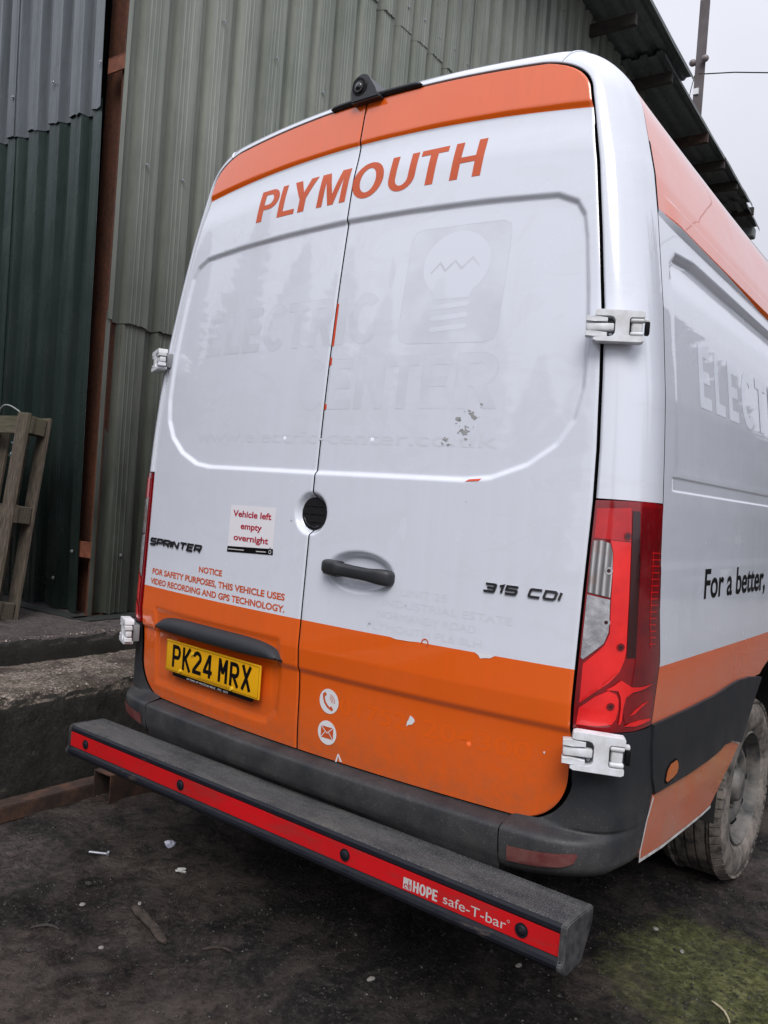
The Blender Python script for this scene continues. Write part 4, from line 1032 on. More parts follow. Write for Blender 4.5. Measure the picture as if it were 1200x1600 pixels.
# ghosts of the removed film
GH = M['ghost']; GL2 = M['ghost_line']; GC = M['ghost_clean']
card = [(.250,1.875),(.258,1.848),(.285,1.838),(.535,1.832),(.560,1.840),(.571,1.862),(.577,2.130),(.571,2.158),(.548,2.168),(.300,2.172),(.272,2.165),(.258,2.140)]
patch('film_ghost_card', card, rear(.00015), GH, van, VO)
strokes('film_ghost_edge', [card], .0013, rear(.0003), GL2, van, VO, closed=True)
bulb = arc(.417, 2.056, .107, -52, 232, 30, .098)+[(.352,1.955),(.352,1.963),(.466,1.963),(.483,1.975)]
bulb = [(a, b) for a, b in arc(.417, 2.058, .106, -55, 235, 30, .095)]+[(.360,1.960),(.470,1.960)]
patch('film_ghost_bulb', bulb, rear(.00035), GC, van, VO)
for z in (1.940, 1.908, 1.877): patch('film_ghost_thread', [(.352,z-.006),(.362,z-.010),(.468,z-.004),(.474,z+.003),(.468,z+.010),(.358,z+.004)], rear(.00035), GC, van, VO)
strokes('film_ghost_filament', [[(.338,2.038),(.366,2.066),(.384,2.042),(.414,2.068),(.436,2.044),(.468,2.072),(.492,2.046)]], .006, rear(.0005), GL2, van, VO)
def ghost(s, x0, x1, z0, h, mat=None, **k):
    a = lettering('film_ghost_letters', s, x0, x1, z0, h, rear(.0003), mat or GH, van, VO, bold=k.pop('bold', .03), **k)
for _i, (_c, _a, _b) in enumerate([('E',-.628,-.545),('L',-.520,-.440),('E',-.420,-.335),('C',-.318,-.212),('T',-.205,-.115),('R',-.098,-.004),('I',.018,.044),('C',.062,.170)]):
    block_text('film_ghost_outline', _c, _a-.0018, _b+.0018, 1.8480, .1505, rear(.00015), GL2, van, VO, fat=(.22,.19))
    block_text('film_ghost_letter', _c, _a, _b, 1.8500, .1465, rear(.0003), GH, van, VO, fat=(.22,.19))
for _i, (_c, _a, _b) in enumerate([('C',-.115,-.012),('E',.012,.100),('N',.118,.222),('T',.238,.335),('E',.352,.440),('R',.462,.590)]):
    block_text('film_ghost_outline', _c, _a-.0018, _b+.0018, 1.6490, .1555, rear(.00015), GL2, van, VO, fat=(.22,.19))
    block_text('film_ghost_letter', _c, _a, _b, 1.6510, .1515, rear(.0003), GH, van, VO, fat=(.22,.19))
ghost('www.electric-center.co.uk', -.625, .605, 1.545, .040, mat=simple('faint_letters', (.665, .69, .755), rough=.3, coat=.8), bold=.01)
for s, x0, x1, z0 in (('UNIT 25', .36, .505, 1.125), ('INDUSTRIAL ESTATE', .30, .70, 1.090), ('NORMANDY ROAD', .285, .60, 1.055), ('PLYMOUTH PL6 8LH', .255, .62, 1.020)):
    ghost(s, x0, x1, z0, .020, mat=simple('faint_letters_small', (.645, .668, .725), rough=.3, coat=.8), bold=.0)
ghost('01752', .165, .40, .752, .046, mat=M['ghost_orange'], bold=.004)
ghost('204300', .455, .77, .752, .046, mat=M['ghost_orange'], bold=.004)
for i, (cx_, cz_, w_, h2_) in enumerate([(.345,1.315,.018,.035),(.20,2.05,.012,.06)]):
    pts = [(cx_+w_*(.6+.5*random.random())*math.cos(a), cz_+h2_*(.6+.5*random.random())*math.sin(a)) for a in np.linspace(0, 2*math.pi, 11)[:-1]]
    patch('glue_smear', pts, rear(.00015), GH if i % 2 else GC, van, VO)
for i in range(48):
    if i < 38: cx_, cz_ = random.choice(((.535, 1.640), (.51, 1.590), (.525, 1.565), (.45, 1.560), (.50, 1.60))); cx_ += random.gauss(0, .012); cz_ += random.gauss(0, .009)
    else: cx_, cz_ = random.uniform(-.5, .7), random.uniform(1.0, 1.4)
    r_ = abs(random.gauss(.0015, .0018))+.0007; sl = random.uniform(-.8, .8)
    patch('grime_fleck', [(cx_+r_*(.4+random.random())*math.cos(a)*1.6+sl*r_*math.sin(a), cz_+r_*(.4+random.random())*math.sin(a)) for a in np.linspace(0, 2*math.pi, 10)[:-1]], rear(.0012), M['dirt_mark'], van, VO)
# orange scraps of film at the door seam, chips in the lower band
for z0_, z1_ in ((1.845,1.98),(1.785,1.812),(1.648,1.668)):
    patch('film_scrap', [(.0035,z0_),(.012,z0_+.003),(.011,z1_-.002),(.0035,z1_)], rear(.0012), M['tape'], van, VO)
patch('film_scrap', [(.528,1.4525),(.568,1.456),(.574,1.463),(.537,1.459)], rear(.0012), M['tape'], van, VO)
for pts in ([(.402,.766),(.409,.772),(.420,.775),(.429,.786),(.424,.794),(.413,.799),(.408,.785),(.404,.780)], [(.157,.606),(.163,.606),(.1705,.632),(.166,.632)], [(.175,.611),(.184,.611),(.171,.632),(.167,.630)], [(.80,.786),(.806,.788),(.804,.780)], [(.338,1.0067),(.357,1.0035),(.40,1.0042),(.43,1.0067)], [(.604,1.0067),(.614,1.001),(.620,.9935),(.634,.997),(.648,.9985),(.660,1.0067)] ):
    patch('paint_chip', pts, rear(.0013), M['white_print'], van, VO)
strokes('film_scrap', [arc(.452, 1.008, .010, 200, -60, 8)], .0035, rear(.0013), M['orange_film'], van, VO)
# side lettering
def fside(off): return lambda y, z, d=0: (float(wside(z))+float(side_disp(y, z))+off, y, z)
lettering('side_slogan', 'For a better,', .640, 1.338, 1.170, .0865, fside(.0010), M['black_print'], van, VO, bold=.018)
for _c, _a, _b in [('E',.56,.67),('L',.71,.81),('E',.85,.96),('C',1.00,1.15),('T',1.18,1.32),('R',1.36,1.51),('I',1.56,1.61),('C',1.66,1.82)]:
    block_text('side_film_ghost', _c, _a, _b, 1.715, .185, fside(.0006), M['ghost_side'], van, VO, fat=(.24,.19), maxlen=.012)

# --- step bar behind the bumper
sb = bpy.data.objects.new('rear_step_bar', None); link(sb, van, VO); sb.location = (0, -.05-3.0, .44-GZ); SO = (0, .05, -.44)
sb['label'] = 'black rear step bar with red reflective strip'
HWB = .979
def extr(name, prof, x0, x1, mat, nx=2, closed=True, jit=0, smooth=True, angle=30):
    bm = bmesh.new(); n = len(prof); xs = np.linspace(x0, x1, nx); rings = []
    for x in xs:
        rings.append([bm.verts.new((x, y, z+(random.gauss(0, jit) if jit else 0))) for y, z in prof])
    for a, b in zip(rings[:-1], rings[1:]):
        for k in range(n if closed else n-1): bm.faces.new((a[k], a[(k+1) % n], b[(k+1) % n], b[k]))
    if closed: bm.faces.new(rings[0]); bm.faces.new(rings[-1][::-1])
    return bm_obj(name, bm, mat, sb, SO, smooth=smooth, angle=angle)
extr('bar_body', [(.018,.4835),(-.100,.4845),(-.112,.483),(-.119,.477),(-.1205,.468),(-.1190,.465),(-.1175,.464),(-.1175,.410),(-.1195,.408),(-.126,.404),(-.130,.396),(-.129,.388),(-.122,.380),(-.108,.374),(-.03,.378),(.018,.455)], -HWB, HWB, M['bar'], 40)
extr('step_tread', [(.016,.4838),(.016,.4868),(-.104,.4878),(-.110,.4862),(-.112,.4836)], -HWB+.004, HWB-.004, M['grit'], 2)
extr('red_strip', [(-.1174,.4625),(-.1190,.4620),(-.1190,.4118),(-.1174,.4112)], -HWB+.003, HWB-.003, M['red_strip'], 2, smooth=False)
bm = bmesh.new()
prof = [(.022,.4865),(-.104,.4895),(-.122,.484),(-.1245,.468),(-.123,.405),(-.134,.398),(-.133,.386),(-.110,.366),(-.028,.370),(.022,.452)]
for sgn in (-1, 1):
    bm = bmesh.new(); a = [bm.verts.new((sgn*(HWB-.006), y, z)) for y, z in prof]; b = [bm.verts.new((sgn*(HWB+.008), y*.97-.001, .43+(z-.43)*.96)) for y, z in prof]
    n = len(prof); bm.faces.new(a); bm.faces.new(b[::-1])
    for k in range(n): bm.faces.new((a[k], a[(k+1) % n], b[(k+1) % n], b[k]))
    bmesh.ops.bevel(bm, geom=bm.edges[:], offset=.0025, segments=2, affect='EDGES')
    bm_obj('end_cap', bm, M['bar_end'], sb, SO, smooth=True, angle=40)
for x in (-.878, -.343, .348, .878):
    bm = bmesh.new(); bmesh.ops.create_uvsphere(bm, u_segments=20, v_segments=10, radius=.0135, matrix=Matrix.Translation((x, -.1185, .4365)) @ Matrix.Diagonal((1, .55, 1, 1)))
    cyl(bm, (x, -.1188, .4365), (x, -.1215, .4365), .0165, seg=20)
    bm_obj('bolt', bm, M['bar'], sb, SO, smooth=True, angle=40)
fb = lambda x, z, d=0: (x, -.1195-d, z)
block_text('bar_maker', 'HOPE', .5735, .647, .4175, .0275, fb, M['grey_print'], sb, SO, fat=(.25,.17), maxlen=.2)
lettering('bar_name', 'safe-T-bar', .664, .838, .4215, .0225, fb, M['grey_print'], sb, SO, bold=.0, maxlen=.2)
patch('bar_logo', [(.543,.4165),(.569,.4165),(.569,.4445),(.543,.4445)], fb, M['grey_print'], sb, SO)
strokes('bar_logo_mark', [arc(.552, .4245, .005, 0, 300, 8), [(.5605,.419),(.5605,.441)], [(.565,.419),(.565,.430),(.5605,.430)]], .0026, lambda x, z, d=0: (x, -.1200-d, z), M['red_print'], sb, SO)
strokes('bar_register_mark', [circ(.8435, .4435, .003, n=10)], .0009, fb, M['grey_print'], sb, SO, closed=True)
for x in (-.55, .55):
    bm = bmesh.new(); box(bm, (x, .22, .388), (.05, .34, .016)); bm_obj('bar_bracket', bm, M['under'], sb, SO)

# ================================================================== SHED (frame: u = out from the long wall, v = along it)
TH = R(3.1); U0, V0, ZB = -2.468, 1.05, .58
def w2(u, v, z=0): return Vector((u*math.cos(TH)-v*math.sin(TH), u*math.sin(TH)+v*math.cos(TH), z))
def uthing(name, label, cat, u, v, z, group=None):
    o = thing(name, label, cat, w2(u, v, z), TH, group); return o, (-u, -v, -z)
shed, SH = uthing('corrugated_shed', 'tall shed clad in grey-green and dark green corrugated steel with rusty corner post', 'shed', U0, V0, ZB)
def corr(L, pitch=.25, dep=.058, ph=0.0):
    """outline of a box-profile sheet across its width: (along, out)"""
    pts = []; n = int(round(L/pitch))
    for i in range(n):
        a = i*pitch
        pts += [(a+.0, 0), (a+.030, 0), (a+.046, -dep), (a+.108, -dep), (a+.126, 0), (a+.150, 0), (a+.153, .004), (a+.157, .004), (a+.160, 0), (a+.180, 0), (a+.183, .004), (a+.187, .004), (a+.190, 0), (a+.214, 0), (a+.217, .004), (a+.221, .004), (a+.224, 0)]
    pts.append((n*pitch+.028, 0)); return pts
def sheet(name, a0, L, z0, z1, out, axis, mat, pitch=.25, dep=.058, wob=.004, dent=0):
    prof = corr(L, pitch, dep); zs = np.arange(z0, z1+.001, max(.12, (z1-z0)/30)); zs[-1] = z1; V_ = []; ph = random.random()*9
    for z in zs:
        for a, o_ in prof:
            w_ = wob*(math.sin(z*2.3+ph)+math.sin(a*3.1+z*1.1+ph))
            oo = out+o_+w_+dent*math.sin(a*9+ph)*math.exp(-((z-z0)/.10)**2)
            zz = z+(random.gauss(0, .004) if z == z0 else 0)
            V_.append((oo, a0+a, zz) if axis == 'v' else (a0-a, oo, zz))
    me = bpy.data.meshes.new(name); me.from_pydata(V_, [], grid_faces(len(zs), len(prof), 0, axis == 'v')); me.materials.append(mat); me.update()
    o = bpy.data.objects.new(name, me); link(o, shed, SH)
    return o
# long wall, facing the van
v = 1.035; k = 0
while v < 14.4:
    L = 1.25
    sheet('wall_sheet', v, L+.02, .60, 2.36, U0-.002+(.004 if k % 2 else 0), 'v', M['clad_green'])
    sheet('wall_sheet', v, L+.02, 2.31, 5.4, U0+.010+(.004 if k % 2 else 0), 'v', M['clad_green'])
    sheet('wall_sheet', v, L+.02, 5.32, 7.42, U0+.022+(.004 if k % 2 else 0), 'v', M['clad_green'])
    v += L; k += 1
# front wall, turning away to the left
uL = -2.60
a = uL; k = 0
while a > -8.5:
    L = 1.0
    sheet('wall_sheet', a-.05*(k == 0)*0, L+.015, .60, 3.62, -V0 if False else 1.047*1.0+(.004 if k % 2 else 0)+.0, 'u', M['clad_dark'], .225 if False else .25, .030) if False else None
    k += 1; a -= L
def usheet(a0, L, z0, z1, out, mat, lean=0, pitch=.225, dep=.052):
    prof = []; n = int(round(L/pitch))
    for i in range(n):
        b = i*pitch; prof += [(b, 0), (b+.012, .004), (b+.020, .004), (b+.032, 0), (b+.085, 0), (b+.098, dep), (b+.190, dep), (b+.205, 0)]
    prof.append((n*pitch+.012, 0)); zs = np.linspace(z0, z1, 26); V_ = []; ph = random.random()*9
    for z in zs:
        for j, (b, o_) in enumerate(prof):
            w_ = .004*(math.sin(z*2.1+ph)+math.sin(b*4+z+ph))
            zz = z+(random.gauss(0, .005) if z == z0 else 0)
            V_.append((a0-lean*(z-ZB)-b, out+o_+w_, zz))
    me = bpy.data.meshes.new('wall_sheet'); me.from_pydata(V_, [], grid_faces(len(zs), len(prof), 0, True)); me.materials.append(mat); me.update()
    o = bpy.data.objects.new('wall_sheet', me); link(o, shed, SH); return o
a = -2.585
for k in range(6):
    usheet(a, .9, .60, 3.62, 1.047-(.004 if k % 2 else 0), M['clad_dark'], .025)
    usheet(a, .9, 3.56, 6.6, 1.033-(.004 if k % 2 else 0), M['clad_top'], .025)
    a -= .90
# steel corner post (H section) in the gap, with cleats
bm = bmesh.new()
box(bm, (-2.640, 1.160, 3.6), (.300, .010, 6.1)); box(bm, (-2.5345, 1.1245, 3.6), (.010, .059, 6.1)); box(bm, (-2.520, 1.088, 3.6), (.046, .012, 6.1))
o = bm_obj('corner_post', bm, M['rust'], shed, SH)
for z in (.965, 3.80):
    bm = bmesh.new(); box(bm, (-2.575, 1.064, z), (.155, .010, .085), None, .002, 1); box(bm, (-2.575, 1.075, z+.046), (.155, .032, .006)); bm_obj('cleat', bm, M['cleat'], shed, SH)
bm = bmesh.new(); box(bm, (-2.9, 1.35, 3.6), (.5, .02, 6.0)); box(bm, (-2.62, 1.30, 3.6), (.02, .12, 6.0)); bm_obj('inner_lining', bm, M['black'], shed, SH)
# base flashing
bm = bmesh.new(); box(bm, (-2.42, 4.6, .588), (.15, 7.3, .006)); box(bm, (-5.3, .99, .588), (5.7, .11, .006)); bm_obj('base_flashing', bm, simple('flashing_dark', (.03, .032, .03), rough=.5), shed, SH)
# screws
bm = bmesh.new(); cyl(bm, (0, 0, 0), (.004, 0, 0), .011, seg=12); cyl(bm, (.004, 0, 0), (.011, 0, 0), .006, .005, 8); me_s = part_mesh('screw', bm, M['steel'], False)
for (v_, z_) in [(1.222,3.254),(1.497,3.261),(1.236,.945),(1.497,.95),(1.74,3.26),(1.99,3.265),(2.24,3.27)]+[(1.237+.25*i, 5.52+.01*math.sin(i*3)) for i in range(26)]+[(1.237+.5*i, 7.05) for i in range(12)]+[(1.237+.5*i, 4.35+.015*math.sin(i)) for i in range(10)]:
    o = bpy.data.objects.new('screw', me_s); link(o, shed, (U0+.012+SH[0]+(.010 if z_ > 2.3 else 0), v_+SH[1], z_+SH[2]))
for (u_, z_) in [(-2.670,3.818),(-3.140,3.806),(-3.585,3.812),(-2.625,.955),(-4.04,3.81),(-2.79,.78)]:
    o = bpy.data.objects.new('screw', me_s); link(o, shed, (u_+SH[0], 1.022+SH[1], z_+SH[2])); o.rotation_euler = (0, 0, -math.pi/2)
# verge: purlin ends and stepped roof sheets
for v_ in (6.1, 7.51, 8.98, 10.87, 11.93, 12.87, 14.2):
    bm = bmesh.new(); box(bm, (-2.20, v_, 7.21 if v_ < 10 else 7.17), (.64, .07, .14), None, .004, 1); bm_obj('purlin', bm, M['timber_dark'] if v_ != 10.87 else M['rust_brown'], shed, SH)
def roof(v0_, v1_, z0_, z1_, ue):
    xs = []; u_ = ue
    prof = []
    while u_ > -8: prof += [(u_, 0), (u_-.02, .045), (u_-.10, .045), (u_-.12, 0), (u_-.19, 0)]; u_ -= .21
    prof = [(ue+.012, -.05), (ue+.010, .0)]+prof
    V_ = []; vs_ = np.linspace(v0_, v1_, 8)
    for i, vv in enumerate(vs_):
        for j, (a_, b_) in enumerate(prof): V_.append((a_+random.gauss(0, .003), vv+(random.gauss(0, .012) if i == 7 else 0), z0_+(z1_-z0_)*i/7+b_))
    o = mesh_obj('roof_sheet', V_, grid_faces(8, len(prof)), M['roof_sheet'], shed, SH)
roof(3.0, 9.50, 7.60, 7.40, -1.765)
roof(8.6, 12.25, 7.34, 7.27, -1.885)
roof(11.9, 14.0, 7.27, 7.22, -1.875)
roof(13.7, 15.0, 7.20, 7.10, -1.93)
bm = bmesh.new(); box(bm, (-2.6, 14.75, 6.95), (1.3, .22, .20), None, .03, 2); bm_obj('roof_end_gutter', bm, M['roof_sheet'], shed, SH)
bm = bmesh.new(); box(bm, (-6, 14.6, 3.6), (7.0, .02, 7.2)); box(bm, (-9.0, 8, 3.6), (.02, 13.5, 7.2)); bm_obj('rear_wall', bm, M['clad_dark'], shed, SH)

# ------------------------------------------------------------------ slab, ledge
def rough_sweep(name, prof, v0_, v1_, mat, amp, step=.02, far=.25, kind='structure'):
    """profile (u,z) swept along v, edges eroded"""
    P = []
    for (a, b) in zip(prof[:-1], prof[1:]):
        n = max(1, int(math.hypot(b[0]-a[0], b[1]-a[1])/step))
        for i in range(n): P.append((a[0]+(b[0]-a[0])*i/n, a[1]+(b[1]-a[1])*i/n))
    P.append(prof[-1]); P = np.array(P)
    vs_ = np.concatenate([np.arange(v0_, -.4, far), np.arange(-.4, 2.6, step), np.arange(2.6, v1_, far)])
    from mathutils import noise as mn
    V_ = []
    for vv in vs_:
        for (u_, z_) in P:
            n1 = mn.noise(Vector((u_*7, vv*7, z_*7))); n2 = mn.noise(Vector((u_*28, vv*28, z_*28))); n3 = mn.noise(Vector((u_*2+5, vv*2, z_*2)))
            k = min(abs(z_-prof[1][1]), abs(u_-prof[1][0])) ; edge = math.exp(-((u_-prof[1][0])**2+(z_-prof[1][1])**2)/.0011)
            V_.append((u_-edge*amp*(1.0+n1*1.5+n2)+amp*.35*n2+amp*.4*n3, vv, z_-edge*amp*(1.0+n3*1.2+n2*1.2)+amp*.35*n2+amp*.35*n1))
    o = mesh_obj(name, V_, grid_faces(len(vs_), len(P), 0, True), mat, None, None, True)
    o.rotation_euler = (0, 0, TH); o['kind'] = kind; return o
rough_sweep('concrete_ledge', [(-1.522, GZ-.03), (-1.530, .463), (-2.15, .463)], -4.5, 16, M['ledge'], .018)
rough_sweep('concrete_slab', [(-2.064, .455), (-2.066, .582), (-3.2, .584)], -4.5, 16, M['slab'], .012)
o = mesh_obj('slab_floor', [(-3.19, -4.5, .581), (-3.19, 1.3, .581), (-12, 1.3, .581), (-12, -4.5, .581)], [(0, 1, 2, 3)], M['slab']); o.rotation_euler = (0, 0, TH); o['kind'] = 'structure'

# broken aggregate chips on the ledge edges and along its foot
bm = bmesh.new(); rd = random.Random(31)
for i in range(2600):
    k = i % 4; v_ = rd.uniform(-.6, 1.4); s = abs(rd.gauss(.003, .003))+.0015
    if k == 0: u_, z_ = -1.545-abs(rd.gauss(0, .10)), .457
    elif k == 1: u_, z_ = -1.56-rd.random()*.48, .459
    elif k == 2: u_, z_ = -2.085-abs(rd.gauss(0, .05)), .576
    else: u_, z_ = -1.47+abs(rd.gauss(0, .03)), GZ+.002; s *= 1.3
    q = w2(u_, v_, z_); e_ = [q+Vector((rd.uniform(.4, 1.2)*a, rd.uniform(.4, 1.2)*b, rd.uniform(.5, 1.1)*c))*s for a, b, c in ((1,.2,0),(0,1,0),(-1,0,0),(.1,-1,0),(0,0,1.1))]
    vs = [bm.verts.new(p) for p in e_]
    for a, b in ((0,1),(1,2),(2,3),(3,0)): bm.faces.new((vs[a], vs[b], vs[4]))
t = NT('ledge_chips'); o = bm_obj('ledge_chips', bm, t.set(base=t.ramp(t.noise(120, 1), (.38, (.04, .03, .025)), (.52, (.16, .13, .11)), (.68, (.42, .36, .31))), rough=.9)); o['kind'] = 'stuff'

# ------------------------------------------------------------------ yard
from mathutils import noise as mn
def gh(x, y):
    return .010*mn.noise(Vector((x*1.3, y*1.3, 0)))+.008*mn.noise(Vector((x*5, y*5, 3)))+.006*mn.noise(Vector((x*17, y*17, 7)))+.004*mn.noise(Vector((x*40, y*40, 1)))
xs = np.concatenate([np.linspace(-9, -1.75, 8), np.arange(-1.7, 2.2, .0165), np.linspace(2.3, 9, 14)]); ys_ = np.concatenate([np.linspace(-6, -1.2, 8), np.arange(-1.15, 2.3, .0165), np.linspace(2.4, 14, 20)])
V_ = [(x, y, GZ+gh(x, y)) for y in ys_ for x in xs]
g = mesh_obj('yard_ground', V_, grid_faces(len(ys_), len(xs)), M['yard'], smooth=True); g['kind'] = 'structure'
g2 = mesh_obj('far_ground', [(-300, -300, GZ-.012), (300, -300, GZ-.012), (300, 300, GZ-.012), (-300, 300, GZ-.012)], [(0, 1, 2, 3)], M['yard']); g2['kind'] = 'structure'
# grit: small stones scattered over the yard, one stuff object
bm = bmesh.new()
for i in range(14000):
    x = random.uniform(-1.45, 1.9); y = random.uniform(-.9, 2.2); s = abs(random.gauss(.0015, .0022))+.0010
    if random.random() < .015: s *= 2.0
    z = GZ+gh(x, y)+s*.2
    vs = [bm.verts.new((x+s*random.uniform(.5, 1.3)*a, y+s*random.uniform(.5, 1.3)*b, z+s*.7*c)) for a, b, c in ((1,0,0),(0,1,0),(-1,0,0),(0,-1,0),(0,0,1))]
    for a, b in ((0,1),(1,2),(2,3),(3,0)): bm.faces.new((vs[a], vs[b], vs[4]))
t = NT('grit_stones'); 
o = bm_obj('yard_grit', bm, t.set(base=t.ramp(t.noise(160, 1), (.42, (.012, .011, .010)), (.58, (.036, .031, .028)), (.74, (.14, .125, .115))), rough=.9)); o['kind'] = 'stuff'
# moss cushions
bm = bmesh.new()
for i in range(5200):
    a = random.random()*6.283; r_ = random.random()**.7; x = 1.10+r_*.38*math.cos(a); y = .78+r_*.38*math.sin(a)
    if mn.noise(Vector((x*6, y*6, 0)))+.3*random.random() < -.02+.3*r_: continue
    z = GZ+gh(x, y); s = random.uniform(.002, .005)
    for k in range(2):
        b = random.random()*6.283; d = Vector((math.cos(b), math.sin(b), 0))*s; q = Vector((x+random.gauss(0, .004), y+random.gauss(0, .004), z-.001))
        bm.faces.new([bm.verts.new(q-d*.4), bm.verts.new(q+d*.4), bm.verts.new(q+d*.2+Vector((0, 0, s*.9)))])
o = bm_obj('ground_moss', bm, simple('moss', (.050, .060, .018), (.11, .12, .04), 40, .9)); o['kind'] = 'stuff'

# ------------------------------------------------------------------ rusty tubes by the ledge
o1, OO = uthing('steel_channel', 'long rusty steel tube lying on the ground along the concrete ledge', 'steel tube', -1.40, -.6, GZ)
bm = bmesh.new()
def upoly(pts_uv, z0_, z1_, bm): 
    a = [bm.verts.new((u_, v_, z0_)) for u_, v_ in pts_uv]; b = [bm.verts.new((u_, v_, z1_)) for u_, v_ in pts_uv]; n = len(a)
    bm.faces.new(a[::-1]); bm.faces.new(b)
    for i in range(n): bm.faces.new((a[i], a[(i+1) % n], b[(i+1) % n], b[i]))
upoly([(-1.455, -2.3), (-1.375, -2.3), (-1.300, .42), (-1.385, .42)], GZ-.004, GZ+.060, bm)
bmesh.ops.bevel(bm, geom=bm.edges[:], offset=.004, segments=2, affect='EDGES')
for v_ in bm.verts: v_.co.x -= .02*0
bm_obj('tube', bm, M['rust_brown'], o1, OO, smooth=True, angle=40)
o2, OO = uthing('square_tube', 'short hollow rusty box section with its open end facing out under the step bar', 'box section', -1.25, .29, GZ)
bm = bmesh.new(); T = .005; W_ = .112; H_ = .122
for c, s in (((0, .35, T/2), (W_, .7, T)), ((0, .35, H_-T/2), (W_, .7, T)), ((-W_/2+T/2, .35, H_/2), (T, .7, H_-2*T-.0004)), ((W_/2-T/2, .35, H_/2), (T, .7, H_-2*T-.0004))):
    box(bm, (c[0]-1.247, c[1]+.289, c[2]+GZ), s)
box(bm, (-1.247, .70, GZ+H_/2), (W_-2*T-.001, .01, H_-2*T-.001))
bm_obj('tube', bm, M['rust_brown'], o2, OO)

# ------------------------------------------------------------------ pallet leaning on the front wall
pal, _ = uthing('wooden_pallet', 'weathered grey-brown wooden pallet standing on its edge, leaning against the dark wall', 'pallet', -2.575, .53, ZB)
lean = R(6.5)
Rl = Matrix.Rotation(-lean, 3, 'X')
def pb(name, c, s, mat='pallet', tw=0):
    bm = bmesh.new(); box(bm, (0, 0, 0), s, Matrix.Rotation(tw, 3, 'Y'), .003, 1)
    for v_ in bm.verts:
        v_.co += Vector((random.gauss(0, .0012), random.gauss(0, .0012), random.gauss(0, .0012)))
        v_.co = Rl @ (v_.co+Vector(c))
    bm_obj(name, bm, M[mat], pal)
# local frame: x = along the wall (negative to the left), y = depth towards the wall, z = up ; right edge at x=0
PH = 1.150; PD = .150
for x, w_ in ((-.052, .100), (-.50, .14), (-.95, .10)):
    pb('board', (x, .011, PH/2), (w_, .022, PH))
for zc in (PH-.062, PH*.515, .060):
    pb('board', (-.50, .011+.0225 if False else .034, zc), (1.0, .022, .10 if zc > .1 else .11), 'pallet2')
    for x in (-.062, -.50, -.94):
        pb('block', (x, .085, zc), (.105, .078, .095), 'pallet2')
    if zc != .060: pass
for x in (-.050, -.24, -.43, -.62, -.81, -.955):
    pb('board', (x, PD-.011, PH/2), (.098, .020, PH-.004))
pb('board', (-.165, .096, PH*.5), (.05, .018, PH*.93))
scr = mesh_obj('plastic_scrap', [(0,0,0)], [], M['film_blue']) if False else None
# a torn strip of film caught in the pallet
bm = bmesh.new(); n = 9
for i in range(n):
    for j in range(5):
        bm.verts.new((-.20+.03*j+random.gauss(0, .008), .06+random.gauss(0, .02), PH-.13-.018*i+random.gauss(0, .006)))
bm.verts.ensure_lookup_table()
for i in range(n-1):
    for j in range(4): bm.faces.new([bm.verts[i*5+j], bm.verts[i*5+j+1], bm.verts[i*5+j+6], bm.verts[i*5+j+5]])
for v_ in bm.verts: v_.co = Rl @ v_.co
fo = bm_obj('film_strip', bm, M['film_blue']); fo.location = w2(-2.575, .53, ZB); fo.rotation_euler = (0, 0, TH)
fo['label'] = 'torn pale blue plastic film caught in the top of the pallet'; fo['category'] = 'plastic film'
# thin grey cable looping over the pallet
bm = bmesh.new(); pp = [Vector((-.33+.022*i, .02-.02*math.sin(i*.4), PH+.008+.035*math.sin(math.pi*i/9))) for i in range(10)]
for a, b in zip(pp[:-1], pp[1:]): cyl(bm, a, b, .004, seg=8)
for v_ in bm.verts: v_.co = Rl @ v_.co
co = bm_obj('cable_loop', bm, simple('cable_grey', (.30, .31, .31), rough=.5), smooth=True); co.location = w2(-2.575, .53, ZB); co.rotation_euler = (0, 0, TH)
co['label'] = 'thin grey cable looped over the top board of the pallet'; co['category'] = 'cable'

# ------------------------------------------------------------------ pole and wire beyond the shed
D_ = 17/12
pc = CAM+(np.array([*w2(-1.935, 10.364, 8.927)])-CAM)*D_; ztop = float(pc[2])
po = thing('utility_pole', 'tall dark square wooden pole with two insulators rising behind the shed roof', 'pole', (float(pc[0]), float(pc[1]), GZ))
bm = bmesh.new(); box(bm, (0, 0, ztop/2), (.19, .15, ztop), Matrix.Rotation(.3, 3, 'Z'), .008, 1); bm_obj('post', bm, M['pole'], po)
zi = float(CAM[2]+(8.062-CAM[2])*D_)-GZ
for dx in (-.115, .115):
    bm = bmesh.new(); bmesh.ops.create_uvsphere(bm, u_segments=16, v_segments=10, radius=.075, matrix=Matrix.Translation((dx*1.15, -.08-(.05 if dx > 0 else 0), zi)) @ Matrix.Diagonal((1, 1, .95, 1)))
    cyl(bm, (dx*1.15, -.08, zi), (dx*.3, 0, zi-.05), .03, seg=10)
    bm_obj('insulator', bm, M['porcelain'], po, smooth=True)
bm = bmesh.new(); box(bm, (-.02, -.09, zi-.62), (.11, .05, .12)); bm_obj('notice_plate', bm, M['white_print'], po)
bm = bmesh.new(); pts = [(-.07,-.09,zi-.28),(-.13,-.10,zi-.6),(-.16,-.10,zi-1.0),(-.13,-.09,zi-1.4)]
for a, b in zip(pts[:-1], pts[1:]): cyl(bm, a, b, .008, seg=6)
bm_obj('pole_cable', bm, M['black'], po)
wd = bmesh.new(); a = Vector((float(pc[0]), float(pc[1])-.07, zi+GZ-.26)); b = a+Vector((26, 9, .4)); pv = None
for i in range(41):
    f = i/40; q = a.lerp(b, f)+Vector((0, 0, -1.0*4*f*(1-f)*.55+.02*math.sin(i*2.2)))
    if pv is not None: cyl(wd, pv, q, .013, seg=6)
    pv = q
o = bm_obj('overhead_wire', wd, M['black'], smooth=True); o['label'] = 'black overhead wire running right from the pole across the sky'; o['category'] = 'wire'
